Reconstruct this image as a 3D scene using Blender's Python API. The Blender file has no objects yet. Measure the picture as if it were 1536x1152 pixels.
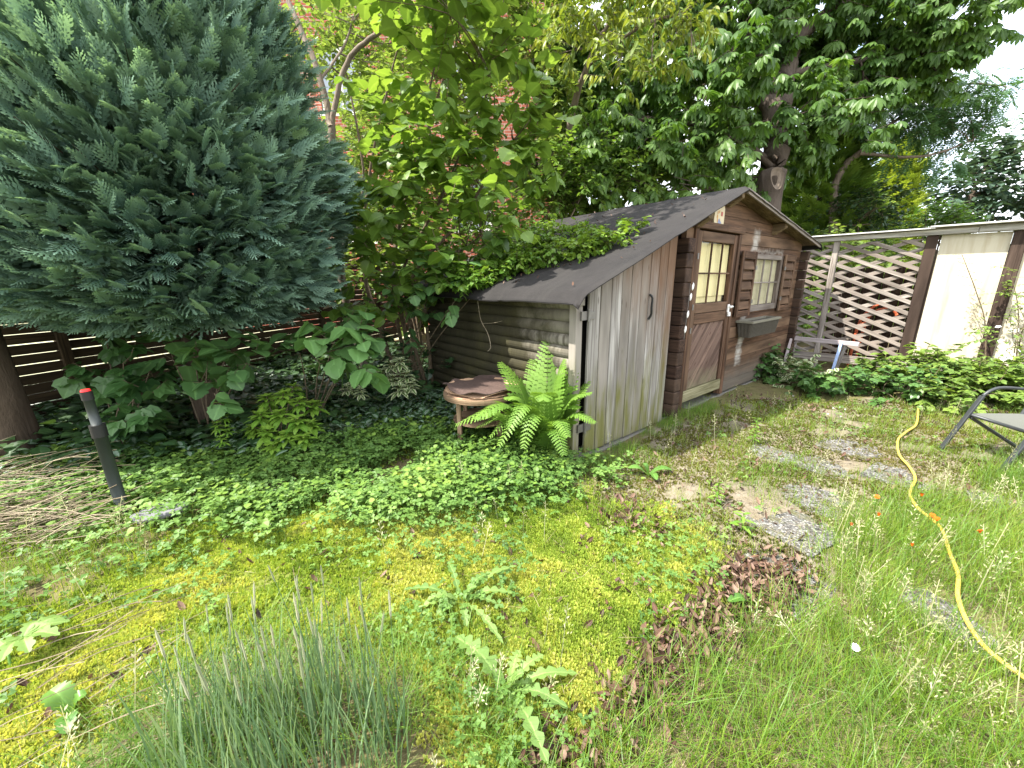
import bpy, math
import numpy as np
from mathutils import Matrix, Vector
rng = np.random.default_rng(11)
SC = bpy.context.scene
COL = SC.collection
rad = math.radians
# ------------------------------------------------------------------ camera
F_, TH, RO, HC = 586.1, .25887, .01256, 1.5
fw = np.array([0, math.cos(TH), -math.sin(TH)]); rt = np.array([1., 0, 0]); dn = np.array([0, -math.sin(TH), -math.cos(TH)])
CR = rt*math.cos(RO)+dn*math.sin(RO); CD = -rt*math.sin(RO)+dn*math.cos(RO)
CP = np.array([0, 0, HC])
def ray(x, y): return fw+(x-768)/F_*CR+(y-576)/F_*CD
def at(x, y, dep): return CP+ray(x, y)*dep
def G(x, y, z=0.):
    d = ray(x, y); return CP+d*(z-HC)/d[2]
cd = bpy.data.cameras.new('camera'); co = bpy.data.objects.new('camera', cd); COL.objects.link(co)
cd.sensor_width = 36; cd.lens = F_/1536*36; cd.clip_start = .02; cd.clip_end = 2000
M = Matrix.Identity(4)
for i in range(3):
    M[i][0] = CR[i]; M[i][1] = -CD[i]; M[i][2] = -fw[i]; M[i][3] = CP[i]
co.matrix_world = M; SC.camera = co
# shed frame
P0 = np.array([.6116, 3.202, 0]); YAW = .67987
U = np.array([math.cos(YAW), math.sin(YAW), 0]); V = np.array([-U[1], U[0], 0]); Z = np.array([0, 0, 1.])
def S(u, v, z): return P0+U*u+V*v+Z*z
# garden screen frame
F0 = np.array([4.981, 6.758, 0]); FY = -.808
FD = np.array([math.cos(FY), math.sin(FY), 0]); FN = np.array([-FD[1], FD[0], 0])
# ------------------------------------------------------------------ noise
def hsh(i, j):
    n = (i.astype(np.int64)*374761393+j.astype(np.int64)*668265263) & 0x7fffffff
    n = ((n ^ (n >> 13))*1274126177) & 0x7fffffff
    return ((n ^ (n >> 16)) & 0xffff)/65535.
def vn(x, y):
    x = np.asarray(x, float); y = np.asarray(y, float)
    i = np.floor(x); j = np.floor(y); a = x-i; b = y-j
    a = a*a*(3-2*a); b = b*b*(3-2*b)
    return (hsh(i, j)*(1-a)+hsh(i+1, j)*a)*(1-b)+(hsh(i, j+1)*(1-a)+hsh(i+1, j+1)*a)*b
def fbm(x, y, s=1., o=3):
    r = 0; w = .5; t = 0
    for k in range(o):
        r = r+w*vn(x*s+17*k, y*s-9*k); t += w; w *= .5; s *= 2.1
    return r/t
SLABS = np.array([(1.36, 1.69), (1.72, 2.10), (2.08, 2.44), (2.62, 2.95), (3.0, 2.72), (3.1, 3.3), (2.3, 3.2), (2.0, 1.45), (3.3, 2.4)])
def gz(x, y):
    x = np.asarray(x, float); y = np.asarray(y, float); h = gz0(x, y)
    for a, b in SLABS:
        w = np.exp(-(((x-a)**2+(y-b)**2)/.085)**2); h = h*(1-w)+(float(gz0(a, b))-.008)*w
    return h
def gz0(x, y):
    x = np.asarray(x, float); y = np.asarray(y, float)
    near = np.clip((12-np.hypot(x, y))/4, 0, 1)
    return ((fbm(x, y, 1.3, 2)-.5)*.09+(fbm(x, y, 5.5, 2)-.5)*.055)*near
# ------------------------------------------------------------------ geometry
def nrm(a): return a/np.maximum(np.linalg.norm(a, axis=-1, keepdims=True), 1e-9)
def frames(y, up):
    y = nrm(np.asarray(y, float)); up = np.broadcast_to(np.asarray(up, float), y.shape)
    x = np.cross(y, up); bad = np.linalg.norm(x, axis=-1) < 1e-4
    if bad.any(): x[bad] = np.cross(y[bad], np.array([.3, .9, .2]))
    x = nrm(x); z = np.cross(x, y)
    return np.stack([x, y, z], axis=-1)
def rv(n): return nrm(rng.normal(size=(n, 3)))
class Geo:
    def __init__(s): s.v = []; s.q = []; s.t = []; s.r = []; s.l = []; s.g = []; s.n = 0; s.hasg = False; s.ng = []
    def add(s, v, q=None, t=None, rnd=.5, lt=0., gc=None):
        v = np.asarray(v, float).reshape(-1, 3); n = len(v); s.v.append(v)
        if q is not None and len(q): s.q.append(np.asarray(q, np.int64).reshape(-1, 4)+s.n)
        if t is not None and len(t): s.t.append(np.asarray(t, np.int64).reshape(-1, 3)+s.n)
        s.r.append(np.broadcast_to(np.asarray(rnd, float), (n,))); s.l.append(np.broadcast_to(np.asarray(lt, float), (n,)))
        if gc is None: gc = v
        else: s.hasg = True
        s.g.append(np.asarray(gc, float)); s.n += n
    def ngon(s, idx): s.ng.append(np.asarray(idx))
    def scatter(s, T, pos, R, sc, rnd=None):
        tv, tq, tt, tl = T
        pos = np.asarray(pos, float).reshape(-1, 3); N = len(pos)
        if N == 0: return
        sc = np.asarray(sc, float)
        if sc.ndim == 0: sc = np.full(N, float(sc))
        if sc.ndim == 1: sc = np.repeat(sc[:, None], 3, 1)
        v = np.einsum('nij,nvj->nvi', R, tv[None]*sc[:, None, :])+pos[:, None]
        k = len(tv); off = (np.arange(N)*k)[:, None, None]
        if rnd is None: rnd = rng.random(N)
        s.add(v.reshape(-1, 3), (tq[None]+off).reshape(-1, 4) if len(tq) else None, (tt[None]+off).reshape(-1, 3) if len(tt) else None,
              np.repeat(rnd, k), np.tile(tl, N))
    def build(s, name, m, parent=None, smooth=False, bevel=0, local=False):
        v = np.concatenate(s.v).astype(np.float32); q = np.concatenate(s.q) if s.q else np.zeros((0, 4), int)
        t = np.concatenate(s.t) if s.t else np.zeros((0, 3), int)
        me = bpy.data.meshes.new(name); me.vertices.add(len(v)); me.vertices.foreach_set('co', v.ravel())
        ngl = sum(len(a) for a in s.ng)
        li = np.concatenate([q.ravel(), t.ravel()]+[a for a in s.ng]).astype(np.int32)
        me.loops.add(len(li)); me.loops.foreach_set('vertex_index', li)
        npoly = len(q)+len(t)+len(s.ng); me.polygons.add(npoly)
        tot = np.concatenate([np.full(len(q), 4), np.full(len(t), 3), np.array([len(a) for a in s.ng], int)]).astype(np.int32)
        st = np.concatenate([[0], np.cumsum(tot)[:-1]]).astype(np.int32)
        me.polygons.foreach_set('loop_start', st); me.polygons.foreach_set('loop_total', tot)
        me.polygons.foreach_set('use_smooth', np.full(npoly, smooth))
        a = me.attributes.new('rnd', 'FLOAT', 'POINT'); a.data.foreach_set('value', np.concatenate(s.r).astype(np.float32))
        a = me.attributes.new('lt', 'FLOAT', 'POINT'); a.data.foreach_set('value', np.concatenate(s.l).astype(np.float32))
        if s.hasg:
            a = me.attributes.new('gc', 'FLOAT_VECTOR', 'POINT'); a.data.foreach_set('vector', np.concatenate(s.g).astype(np.float32).ravel())
        me.update(calc_edges=True); me.validate()
        me.materials.append(m)
        o = bpy.data.objects.new(name, me); COL.objects.link(o)
        if parent is not None:
            o.parent = parent
            if not local: o.matrix_parent_inverse = (Matrix.Translation(parent.location) @ Matrix.Rotation(parent.rotation_euler.z, 4, 'Z')).inverted()
        if bevel:
            b = o.modifiers.new('bevel', 'BEVEL'); b.width = bevel; b.segments = 1; b.limit_method = 'ANGLE'; b.angle_limit = rad(40)
        return o
    def box(s, c, size, ax=None, rnd=None, grain=1):
        """box centred at c; grain = axis index the wood runs along"""
        h = np.array(size, float)/2; c = np.array(c, float)
        k = np.array([[-1, -1, -1], [1, -1, -1], [1, 1, -1], [-1, 1, -1], [-1, -1, 1], [1, -1, 1], [1, 1, 1], [-1, 1, 1]])*h
        A = np.eye(3) if ax is None else np.asarray(ax, float)
        o = [(grain+1) % 3, grain, (grain+2) % 3]
        s.add(c+k@A, [[0, 3, 2, 1], [4, 5, 6, 7], [0, 1, 5, 4], [1, 2, 6, 5], [2, 3, 7, 6], [3, 0, 4, 7]],
              rnd=rng.random() if rnd is None else rnd, gc=k[:, o]+rng.random(3)*[9, 30, 9])
    def b2(s, lo, hi, **k):
        lo = np.array(lo, float); hi = np.array(hi, float); d = hi-lo
        k.setdefault('grain', int(np.argmax(np.abs(d)))); s.box((lo+hi)/2, np.abs(d), **k)
    def bar(s, a, b, w, t, up=(0, 0, 1), rnd=None):
        a = np.array(a, float); b = np.array(b, float); R = frames((b-a)[None], np.array(up, float))[0]
        s.box((a+b)/2, (w, np.linalg.norm(b-a), t), ax=R.T, rnd=rnd, grain=1)
    def prism(s, poly, v0, v1, rnd=None, grain=0, tf=None):
        """poly: (u,z) list, extruded v0..v1"""
        p = np.array(poly, float); n = len(p)
        a = np.stack([p[:, 0], np.full(n, v0), p[:, 1]], 1); b = a.copy(); b[:, 1] = v1
        vv = np.concatenate([a, b]); base = s.n
        o = [1, 2, 0] if grain == 2 else [2, 0, 1]
        gc = vv[:, [0, 2, 1]] if grain == 2 else vv[:, [2, 0, 1]]
        s.add(tf(vv) if tf else vv, [[i, (i+1) % n, n+(i+1) % n, n+i][::-1] for i in range(n)], rnd=rng.random() if rnd is None else rnd, gc=gc+rng.random(3)*[9, 30, 9])
        s.ngon(np.arange(n)+base); s.ngon(np.arange(n)[::-1]+base+n)
    def tube(s, pts, r, k=6, rnd=.5, cap=True):
        p = np.asarray(pts, float); n = len(p); r = np.broadcast_to(np.asarray(r, float), (n,))
        d = nrm(np.gradient(p, axis=0)); R = frames(d, np.array([.13, .21, .97]))
        a = np.arange(k)/k*2*np.pi; ring = np.stack([np.cos(a), np.zeros(k), np.sin(a)], 1)
        v = np.einsum('nij,kj->nki', R, ring)*r[:, None, None]+p[:, None]
        i = np.arange(n-1)[:, None]*k; j = np.arange(k)[None]; j2 = (j+1) % k
        q = np.stack([i+j, i+j2, i+k+j2, i+k+j], -1).reshape(-1, 4)
        L = np.concatenate([[0], np.cumsum(np.linalg.norm(np.diff(p, axis=0), axis=1))])
        gc = np.stack([np.broadcast_to(np.cos(a)*.05, (n, k)), np.broadcast_to(L[:, None], (n, k)), np.broadcast_to(np.sin(a)*.05, (n, k))], -1).reshape(-1, 3)
        base = s.n; s.add(v.reshape(-1, 3), q, rnd=rnd, gc=gc)
        if cap: s.ngon(np.arange(k)+base); s.ngon(np.arange(k)[::-1]+base+(n-1)*k)
def spline(P, n):
    P = np.asarray(P, float); m = len(P)
    if m < 3: return P[0]+(P[-1]-P[0])*np.linspace(0, 1, n)[:, None]
    t = np.linspace(0, m-1, n); i = np.clip(t.astype(int), 0, m-2); f = (t-i)[:, None]
    p0 = P[np.clip(i-1, 0, m-1)]; p1 = P[i]; p2 = P[i+1]; p3 = P[np.clip(i+2, 0, m-1)]
    return .5*((2*p1)+(-p0+p2)*f+(2*p0-5*p1+4*p2-p3)*f**2+(-p0+3*p1-3*p2+p3)*f**3)
def inpoly(P, poly):
    x, y = P[:, 0], P[:, 1]; c = np.zeros(len(P), bool); n = len(poly)
    for i in range(n):
        x1, y1 = poly[i]; x2, y2 = poly[i-1]
        with np.errstate(divide='ignore', invalid='ignore'):
            c ^= ((y1 > y) != (y2 > y)) & (x < (x2-x1)*(y-y1)/(y2-y1)+x1)
    return c
def gpoly(px): return np.array([G(x, y)[:2] for x, y in px])
def sample(px, dens):
    p = gpoly(px); lo = p.min(0); hi = p.max(0); n = int(np.prod(hi-lo)*dens)
    q = lo+rng.random((n, 2))*(hi-lo); return q[inpoly(q, p)]
def g3(xy, dz=0.): return np.concatenate([xy, (gz(xy[:, 0], xy[:, 1])+dz)[:, None]], 1)
# ------------------------------------------------------------------ leaf templates: (verts, quads, tris, lt)
def leafT(n=5, w=.32, p=1., fold=.25, curl=-.15, jag=0., flat=False, stem=0., tip=.02):
    t = np.linspace(0, 1, n+1); h = w*np.sin(np.pi*np.clip(t**p, 0, 1))**.72+tip*w
    if jag: h = h*(1+jag*np.where(np.arange(n+1) % 2, 1, -1)*(t > .05)*(t < .97))
    y = stem+t*(1-stem); zc = curl*t*t
    if flat:
        v = np.concatenate([np.stack([-h, y, zc], 1), np.stack([h, y, zc], 1)]); m = n+1
        q = np.array([[i, m+i, m+i+1, i+1] for i in range(n)]); lt = np.full(2*m, .5)
    else:
        m = n+1
        v = np.concatenate([np.stack([-h, y, zc+fold*h], 1), np.stack([0*h, y, zc], 1), np.stack([h, y, zc+fold*h], 1)])
        q = np.array([[i, m+i, m+i+1, i+1] for i in range(n)]+[[m+i, 2*m+i, 2*m+i+1, m+i+1] for i in range(n)]); lt = np.concatenate([np.ones(m), np.zeros(m), np.ones(m)])
    return v, q, np.zeros((0, 3), int), lt
def comb(items):
    v, q, t, l = [], [], [], []; n = 0
    for T, pos, R, sc in items:
        v.append((T[0]*sc)@np.asarray(R).T+np.asarray(pos)); q.append(T[1]+n); t.append(T[2]+n); l.append(T[3]); n += len(T[0])
    return np.concatenate(v), np.concatenate(q).reshape(-1, 4), np.concatenate(t).reshape(-1, 3), np.concatenate(l)
def Rz(a): c, s = math.cos(a), math.sin(a); return np.array([[c, -s, 0], [s, c, 0], [0, 0, 1.]])
def Rx(a): c, s = math.cos(a), math.sin(a); return np.array([[1, 0, 0], [0, c, -s], [0, s, c]])
def Ry(a): c, s = math.cos(a), math.sin(a); return np.array([[c, 0, s], [0, 1, 0], [-s, 0, c]])
HAZEL = leafT(8, .50, .78, .16, -.22, .08)
OVATE = leafT(5, .33, .85, .22, -.2)
OVATE3 = leafT(3, .34, .85, .25, -.2)
NARROW = leafT(4, .16, .8, .25, -.3)
ROUND = leafT(4, .5, .75, .15, -.1)
def palm(k=7, n=4):
    lf = leafT(n, .17, 1.5, .25, -.25); it = []
    for i in range(k):
        a = (i-(k-1)/2)/((k-1)/2); it.append((lf, (0, .25, 0), Rz(-a*1.9)@Rx(-.45), (.8-.28*abs(a))))
    it.append((leafT(1, .012, 1, 0, 0, flat=True, tip=1), (0, 0, 0), np.eye(3), (1, .25, 1)))
    return comb(it)
PALM = palm(); PALM5 = palm(5, 3)
def lobed(n=10):   # vine / currant like three to five lobed leaf
    return comb([(leafT(5, .34, .8, .15, -.15, .1), (0, 0, 0), np.eye(3), 1.), (leafT(4, .36, .8, .15, -.15, .12), (0, .08, .004), Rz(.9), .78), (leafT(4, .36, .8, .15, -.15, .12), (0, .08, .008), Rz(-.9), .78)])
LOBED = lobed()
TRI = comb([(leafT(2, .42, .8, .2, -.1), (0, 0, 0), Rz(a), .6) for a in (0, 2.09, -2.09)])
def pinnate(k=6):
    lf = leafT(2, .26, .9, .1, -.1); it = [(leafT(2, .008, 1, 0, -.25, flat=True, tip=1), (0, 0, 0), np.eye(3), 1.)]
    for i in range(k):
        t = .18+.8*i/k
        for sgn in (1, -1): it.append((lf, (0, t, -.25*t*t), Rz(sgn*-1.15)@Rx(-.15), .26))
    it.append((lf, (0, 1, -.25), np.eye(3), .26)); return comb(it)
PINN = pinnate()
def sprayT():
    it = [(leafT(2, .018, 1, 0, -.15, flat=True, tip=1), (0, 0, 0), np.eye(3), 1.)]; k = 6
    for i in range(k):
        t = .06+.88*i/k
        for sgn in (1, -1):
            L = (.46*(1-t)**.75+.09)*(.85 if i == 0 else 1)*(1+.18*math.sin(i*5.1+sgn))
            it.append((leafT(6, .115, .62, 0, -.22, .65, flat=True), (0, t+(.05 if sgn > 0 else 0), -.15*t*t), Rz(-sgn*(.82-.2*t))@Ry(sgn*(.3+.1*math.sin(i*3.3))), (L, L, L)))
    it.append((leafT(4, .16, .7, 0, -.1, .5, flat=True), (0, .95, -.14), np.eye(3), .17)); v, q, t, l = comb(it); return v, q, t, np.clip(np.hypot(v[:, 0]*1.6, v[:, 1]), 0, 1)
SPRAY = sprayT()
def bladeT(n=3, w=.5, bend=.35):
    t = np.linspace(0, 1, n+1); h = w*(1-t**1.6)*.5+.02; y = t*(1-bend*.3*t); z = bend*t*t
    v = np.concatenate([np.stack([-h, z, y], 1), np.stack([h, z, y], 1)]); m = n+1
    return v, np.array([[i, m+i, m+i+1, i+1] for i in range(n)]), np.zeros((0, 3), int), np.concatenate([t, t])
BLADE = bladeT(); BLADE2 = bladeT(2, .5, .2); BLADE4 = bladeT(4, .5, .9)
def yawR(n, lean=.2):
    a = rng.random(n)*2*np.pi; b = rng.normal(size=n)*lean; c = rng.random(n)*2*np.pi
    ca, sa = np.cos(a), np.sin(a); R = np.zeros((n, 3, 3)); R[:, 0, 0] = ca; R[:, 0, 1] = -sa; R[:, 1, 0] = sa; R[:, 1, 1] = ca; R[:, 2, 2] = 1
    ax = np.stack([np.cos(c), np.sin(c), 0*c], 1); K = np.zeros((n, 3, 3)); K[:, 0, 2] = ax[:, 1]; K[:, 1, 2] = -ax[:, 0]; K[:, 2, 0] = -ax[:, 1]; K[:, 2, 1] = ax[:, 0]
    Q = np.eye(3)[None]+np.sin(b)[:, None, None]*K+(1-np.cos(b))[:, None, None]*(K@K); return Q@R
# ------------------------------------------------------------------ object helpers
def thing(name, label, cat, loc=(0, 0, 0), rotz=0., group=None):
    o = bpy.data.objects.new(name, None); COL.objects.link(o); o.empty_display_size = .1
    o.location = [float(a) for a in loc]; o.rotation_euler = (0, 0, rotz); tag(o, label, cat, group); return o
def tag(o, label, cat, group=None):
    o['label'] = label; o['category'] = cat
    if group: o['group'] = group
    return o
def struct(o): o['kind'] = 'structure'; return o
def stuff(o, label, cat): o['kind'] = 'stuff'; return tag(o, label, cat)
def dup(root, loc, rotz, label, scale=1.):
    r = root.copy(); COL.objects.link(r); r.location = [float(a) for a in loc]; r.rotation_euler = (0, 0, rotz); r.scale = (scale,)*3; r['label'] = label
    for c in list(root.children):
        d = c.copy(); COL.objects.link(d); d.parent = r
    return r
# ------------------------------------------------------------------ materials
class NT:
    def __init__(s, name):
        s.m = bpy.data.materials.new(name); s.m.use_nodes = True; s.t = s.m.node_tree; s.t.nodes.clear(); s.out = s.n('ShaderNodeOutputMaterial')
    def n(s, ty, ins=None, **p):
        x = s.t.nodes.new(ty)
        for k, v in p.items(): setattr(x, k, v)
        for k, v in (ins or {}).items():
            if isinstance(v, bpy.types.NodeSocket): s.t.links.new(v, x.inputs[k])
            else: x.inputs[k].default_value = v
        return x
    def attr(s, name, out='Fac'): return s.n('ShaderNodeAttribute', attribute_name=name).outputs[out]
    def ramp(s, fac, stops):
        r = s.n('ShaderNodeValToRGB', {'Fac': fac}); e = r.color_ramp.elements
        while len(e) < len(stops): e.new(.5)
        for i, (p, c) in enumerate(stops): e[i].position = p; e[i].color = (c[0], c[1], c[2], 1) if not isinstance(c, (int, float)) else (c, c, c, 1)
        return r.outputs['Color']
    def mix(s, f, a, b, mode='MIX'):
        x = s.n('ShaderNodeMix', data_type='RGBA', blend_type=mode)
        for sock, v in ((x.inputs[0], f), (x.inputs[6], a), (x.inputs[7], b)):
            if isinstance(v, bpy.types.NodeSocket): s.t.links.new(v, sock)
            elif isinstance(v, (int, float)): sock.default_value = v if sock == x.inputs[0] else (v, v, v, 1)
            else: sock.default_value = (*v, 1)
        return x.outputs[2]
    def math(s, op, a, b=0., c=0.):
        x = s.n('ShaderNodeMath', operation=op)
        for i, v in enumerate((a, b, c)):
            if isinstance(v, bpy.types.NodeSocket): s.t.links.new(v, x.inputs[i])
            else: x.inputs[i].default_value = v
        return x.outputs[0]
    def noise(s, vec, scale, detail=3, rough=.55, dist=0.):
        i = {'Scale': scale, 'Detail': detail, 'Roughness': rough, 'Distortion': dist}
        if vec is not None: i['Vector'] = vec
        return s.n('ShaderNodeTexNoise', i).outputs['Fac']
    def scale(s, vec, sc): return s.n('ShaderNodeVectorMath', {0: vec, 1: sc}, operation='MULTIPLY').outputs[0]
    def obj(s): return s.n('ShaderNodeTexCoord').outputs['Object']
    def bump(s, h, st=.3, d=.01): return s.n('ShaderNodeBump', {'Strength': st, 'Distance': d, 'Height': h}).outputs[0]
    def pbr(s, col, rough=.8, bump=None, spec=.3, metal=0.):
        i = {'Roughness': rough, 'Specular IOR Level': spec, 'Metallic': metal, 'Base Color': col if isinstance(col, bpy.types.NodeSocket) else (*col, 1)}
        if bump is not None: i['Normal'] = bump
        return s.n('ShaderNodeBsdfPrincipled', i).outputs[0]
    def done(s, sh): s.t.links.new(sh, s.out.inputs[0]); return s.m
def leafmat(name, cols, tr=.4, rough=.42, spec=.4, vein=.25, tint=(1.2, 1.12, .6), patch=None, tip=None):
    t = NT(name); c = t.ramp(t.attr('rnd'), [(i/(len(cols)-1), k) for i, k in enumerate(cols)])
    if vein: c = t.mix(t.math('MULTIPLY', t.math('SUBTRACT', 1., t.math('MULTIPLY', t.attr('lt'), 3.)), vein), c, tuple(min(1, a*1.7+.02) for a in cols[-1])) if False else t.mix(t.math('MULTIPLY', t.math('MAXIMUM', t.math('SUBTRACT', 1., t.math('MULTIPLY', t.attr('lt'), 5.)), 0.), vein), c, tuple(min(1, a*1.6+.02) for a in cols[-1]))
    if tip: c = t.mix(t.math('MULTIPLY', t.math('POWER', t.attr('lt'), 2.5), .7), c, tip)
    if patch: c = t.mix(t.math('GREATER_THAN', .45, t.attr('lt')), c, patch)
    p = t.pbr(c, rough, spec=spec)
    tl = t.n('ShaderNodeBsdfTranslucent', {'Color': t.mix(1., c, tint, 'MULTIPLY')}).outputs[0]
    return t.done(t.n('ShaderNodeMixShader', {0: tr, 1: p, 2: tl}).outputs[0])
def bark(name, a, b, sc=14):
    t = NT(name); v = t.scale(t.obj(), (1, 1, .25)); n = t.noise(v, sc, 5, .65, .5); m = t.noise(t.obj(), 3, 2)
    c = t.mix(m, t.ramp(n, [(.3, a), (.7, b)]), tuple(x*.8+.01 for x in b))
    return t.done(t.pbr(c, .9, t.bump(n, .9, .03), .15))
def plain(name, c, rough=.6, spec=.3, metal=0., var=.25, sc=20):
    t = NT(name); n = t.noise(t.obj(), sc, 4, .6)
    return t.done(t.pbr(t.mix(n, tuple(x*(1-var) for x in c), tuple(min(1, x*(1+var)) for x in c)), rough, t.bump(n, .1, .003), spec, metal))
def wood(name, a, b, c=None, knots=.5, dark=(.02, .013, .008), extra=None, rough=.85, along=2.2, across=55):
    t = NT(name); gc = t.attr('gc', 'Vector'); v = t.scale(gc, (across, along, across)); n = t.noise(v, 1., 5, .62, .35)
    n2 = t.noise(t.scale(gc, (9, 1.3, 9)), 1., 3, .5)
    col = t.ramp(n, [(.36, tuple(x*.8 for x in a)), (.64, tuple(x*1.12 for x in b))])
    if c: col = t.mix(t.ramp(t.attr('rnd'), [(.2, 0.), (.9, 1.)]), col, t.mix(n, c, tuple(x*.75 for x in c)))
    col = t.mix(t.ramp(n2, [(.38, 0.), (.68, .75)]), col, tuple(x*.6 for x in a))
    if knots:
        d = t.n('ShaderNodeTexVoronoi', {'Vector': t.scale(gc, (13, 4.2, 0)), 'Scale': 1., 'Randomness': 1.}).outputs['Distance']
        col = t.mix(t.math('MULTIPLY', t.ramp(d, [(.07, 1.), (.16, 0.)]), knots), col, dark)
    if extra: col = extra(t, col, n)
    return t.done(t.pbr(col, rough, t.bump(n, .45, .006), .2))
# ================================================================== materials for built things
def ex_front(t, col, n):
    p = t.n('ShaderNodeSeparateXYZ', {0: t.obj()}); u, z = p.outputs[0], p.outputs[2]
    w = t.noise(t.obj(), 9, 4, .6)
    def band(val, c, h): return t.math('SUBTRACT', h, t.math('ABSOLUTE', t.math('SUBTRACT', val, c)))
    wob = t.math('MULTIPLY', t.math('SUBTRACT', w, .5), .22)
    uu = t.math('ADD', u, wob); zz = t.math('ADD', z, wob)
    s1 = t.math('MINIMUM', band(uu, 3.12, .115), band(zz, .70, .36))
    s2 = t.math('MINIMUM', band(uu, 3.2, .13), band(zz, 1.93, .16))
    s3 = t.math('MINIMUM', band(uu, 3.7, .55), band(zz, 1.83, .05))
    m = t.math('MAXIMUM', t.math('MAXIMUM', s1, s2), s3)
    mm = t.math('MULTIPLY', t.ramp(m, [(-.0, 0.), (.09, 1.)]), t.ramp(n, [(.34, .35), (.6, .97)]))
    col = t.mix(mm, col, (.40, .38, .345))
    # weathered grey low boards
    lo = t.math('SUBTRACT', .42, zz)
    return t.mix(t.math('MULTIPLY', t.ramp(lo, [(0., 0.), (.25, 1.)]), .75), col, t.mix(n, (.085, .075, .06), (.17, .155, .13)))
def ex_grey(t, col, n):
    p = t.n('ShaderNodeSeparateXYZ', {0: t.obj()}); u, z = p.outputs[0], p.outputs[2]
    w = t.noise(t.scale(t.obj(), (7, 7, 1.6)), 1., 4, .6); wb = t.math('SUBTRACT', w, .5)
    g = t.ramp(t.math('SUBTRACT', t.math('ADD', .78, t.math('MULTIPLY', wb, 2.1)), z), [(0., 0.), (.5, 1.)])
    col = t.mix(t.math('MULTIPLY', g, t.ramp(t.noise(t.scale(t.obj(), (14, 14, 2)), 1., 4, .6), [(.35, .25), (.6, .95)])), col, t.mix(n, (.085, .085, .022), (.17, .165, .05)))
    b = t.ramp(t.math('MULTIPLY', t.math('ADD', t.math('ADD', t.math('MULTIPLY', u, .6), t.math('MULTIPLY', z, .7)), wb), .5), [(.55, 0.), (.90, .95)])
    return t.mix(b, col, t.mix(n, (.095, .048, .026), (.19, .115, .07)))
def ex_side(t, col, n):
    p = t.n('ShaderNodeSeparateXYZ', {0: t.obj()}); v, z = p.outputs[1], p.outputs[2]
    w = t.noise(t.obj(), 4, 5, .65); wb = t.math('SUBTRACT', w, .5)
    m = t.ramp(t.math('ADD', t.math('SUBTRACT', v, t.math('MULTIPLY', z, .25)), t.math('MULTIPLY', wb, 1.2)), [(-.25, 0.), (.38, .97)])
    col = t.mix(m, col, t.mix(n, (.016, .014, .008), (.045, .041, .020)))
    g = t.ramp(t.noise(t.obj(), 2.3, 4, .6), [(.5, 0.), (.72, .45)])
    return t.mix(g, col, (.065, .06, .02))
def ex_diag(t, col, n):
    z = t.n('ShaderNodeSeparateXYZ', {0: t.obj()}).outputs[2]
    w = t.math('MULTIPLY', t.math('SUBTRACT', t.noise(t.obj(), 7, 4, .6), .5), .5)
    g = t.ramp(t.math('SUBTRACT', .5, t.math('ADD', z, w)), [(0., 0.), (.3, .8)])
    return t.mix(g, col, (.16, .145, .085))
M_front = wood('brown_stained_logs', (.044, .023, .013), (.145, .080, .047), (.20, .124, .077), extra=ex_front, along=1.6, across=40)
M_frame = wood('brown_stained_trim', (.047, .025, .0145), (.14, .078, .047), (.18, .113, .072), knots=.25)
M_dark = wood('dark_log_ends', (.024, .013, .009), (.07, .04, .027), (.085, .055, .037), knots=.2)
M_grey = wood('weathered_grey_boards', (.19, .172, .15), (.39, .37, .345), (.30, .27, .235), knots=.55, dark=(.06, .045, .035), extra=ex_grey, along=1.5, across=60)
M_side = wood('mouldy_grey_logs', (.12, .105, .08), (.28, .255, .215), (.20, .18, .14), knots=.4, extra=ex_side, along=1.2, across=30)
M_diag = wood('pinkish_door_boards', (.085, .05, .038), (.22, .145, .112), (.17, .11, .085), knots=.8, dark=(.05, .02, .014), extra=ex_diag)
M_pale = wood('pale_weathered_wood', (.16, .145, .07), (.29, .265, .165), knots=.2)
M_under = wood('roof_underside_boards', (.11, .075, .04), (.22, .16, .09), knots=.3)
M_latt = wood('weathered_lattice_wood', (.17, .14, .118), (.37, .33, .295), (.26, .215, .18), knots=.15)
M_post = wood('dark_brown_posts', (.035, .022, .016), (.085, .058, .045), (.06, .04, .03), knots=.2)
M_beam = wood('silvered_beam', (.33, .31, .28), (.56, .54, .50), knots=.1)
M_slat = wood('dark_slat_boards', (.030, .020, .010), (.078, .054, .028), (.05, .034, .018), knots=.2)
M_table = wood('table_wood', (.15, .095, .055), (.29, .20, .125), knots=.2)
M_saw = wood('faded_painted_wood', (.33, .29, .28), (.52, .48, .47), (.45, .36, .38), knots=.1)
M_blue = plain('faded_blue_paint', (.30, .40, .62), .7, var=.3)
M_white = plain('white_enamel', (.78, .77, .74), .4, var=.05)
M_steel = plain('dull_steel', (.20, .19, .18), .5, .5, .8)
M_iron = plain('black_iron', (.02, .02, .02), .5, .4, .3)
M_conc = plain('old_concrete', (.16, .15, .13), .9, .2, var=.4, sc=30)
t = NT('cream_curtain'); M_curt = t.done(t.pbr((.62, .55, .29), .9, spec=.1))
t = NT('grey_cream_curtain'); M_curt2 = t.done(t.pbr((.40, .37, .24), .9, spec=.1))
t = NT('window_glass'); fr = t.math('MULTIPLY', t.math('POWER', t.n('ShaderNodeLayerWeight', {'Blend': .5}).outputs['Facing'], 3.), .45)
M_glass = t.done(t.n('ShaderNodeMixShader', {0: fr, 1: t.n('ShaderNodeBsdfTransparent').outputs[0], 2: t.n('ShaderNodeBsdfGlossy', {'Roughness': .05}).outputs[0]}).outputs[0])
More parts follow.
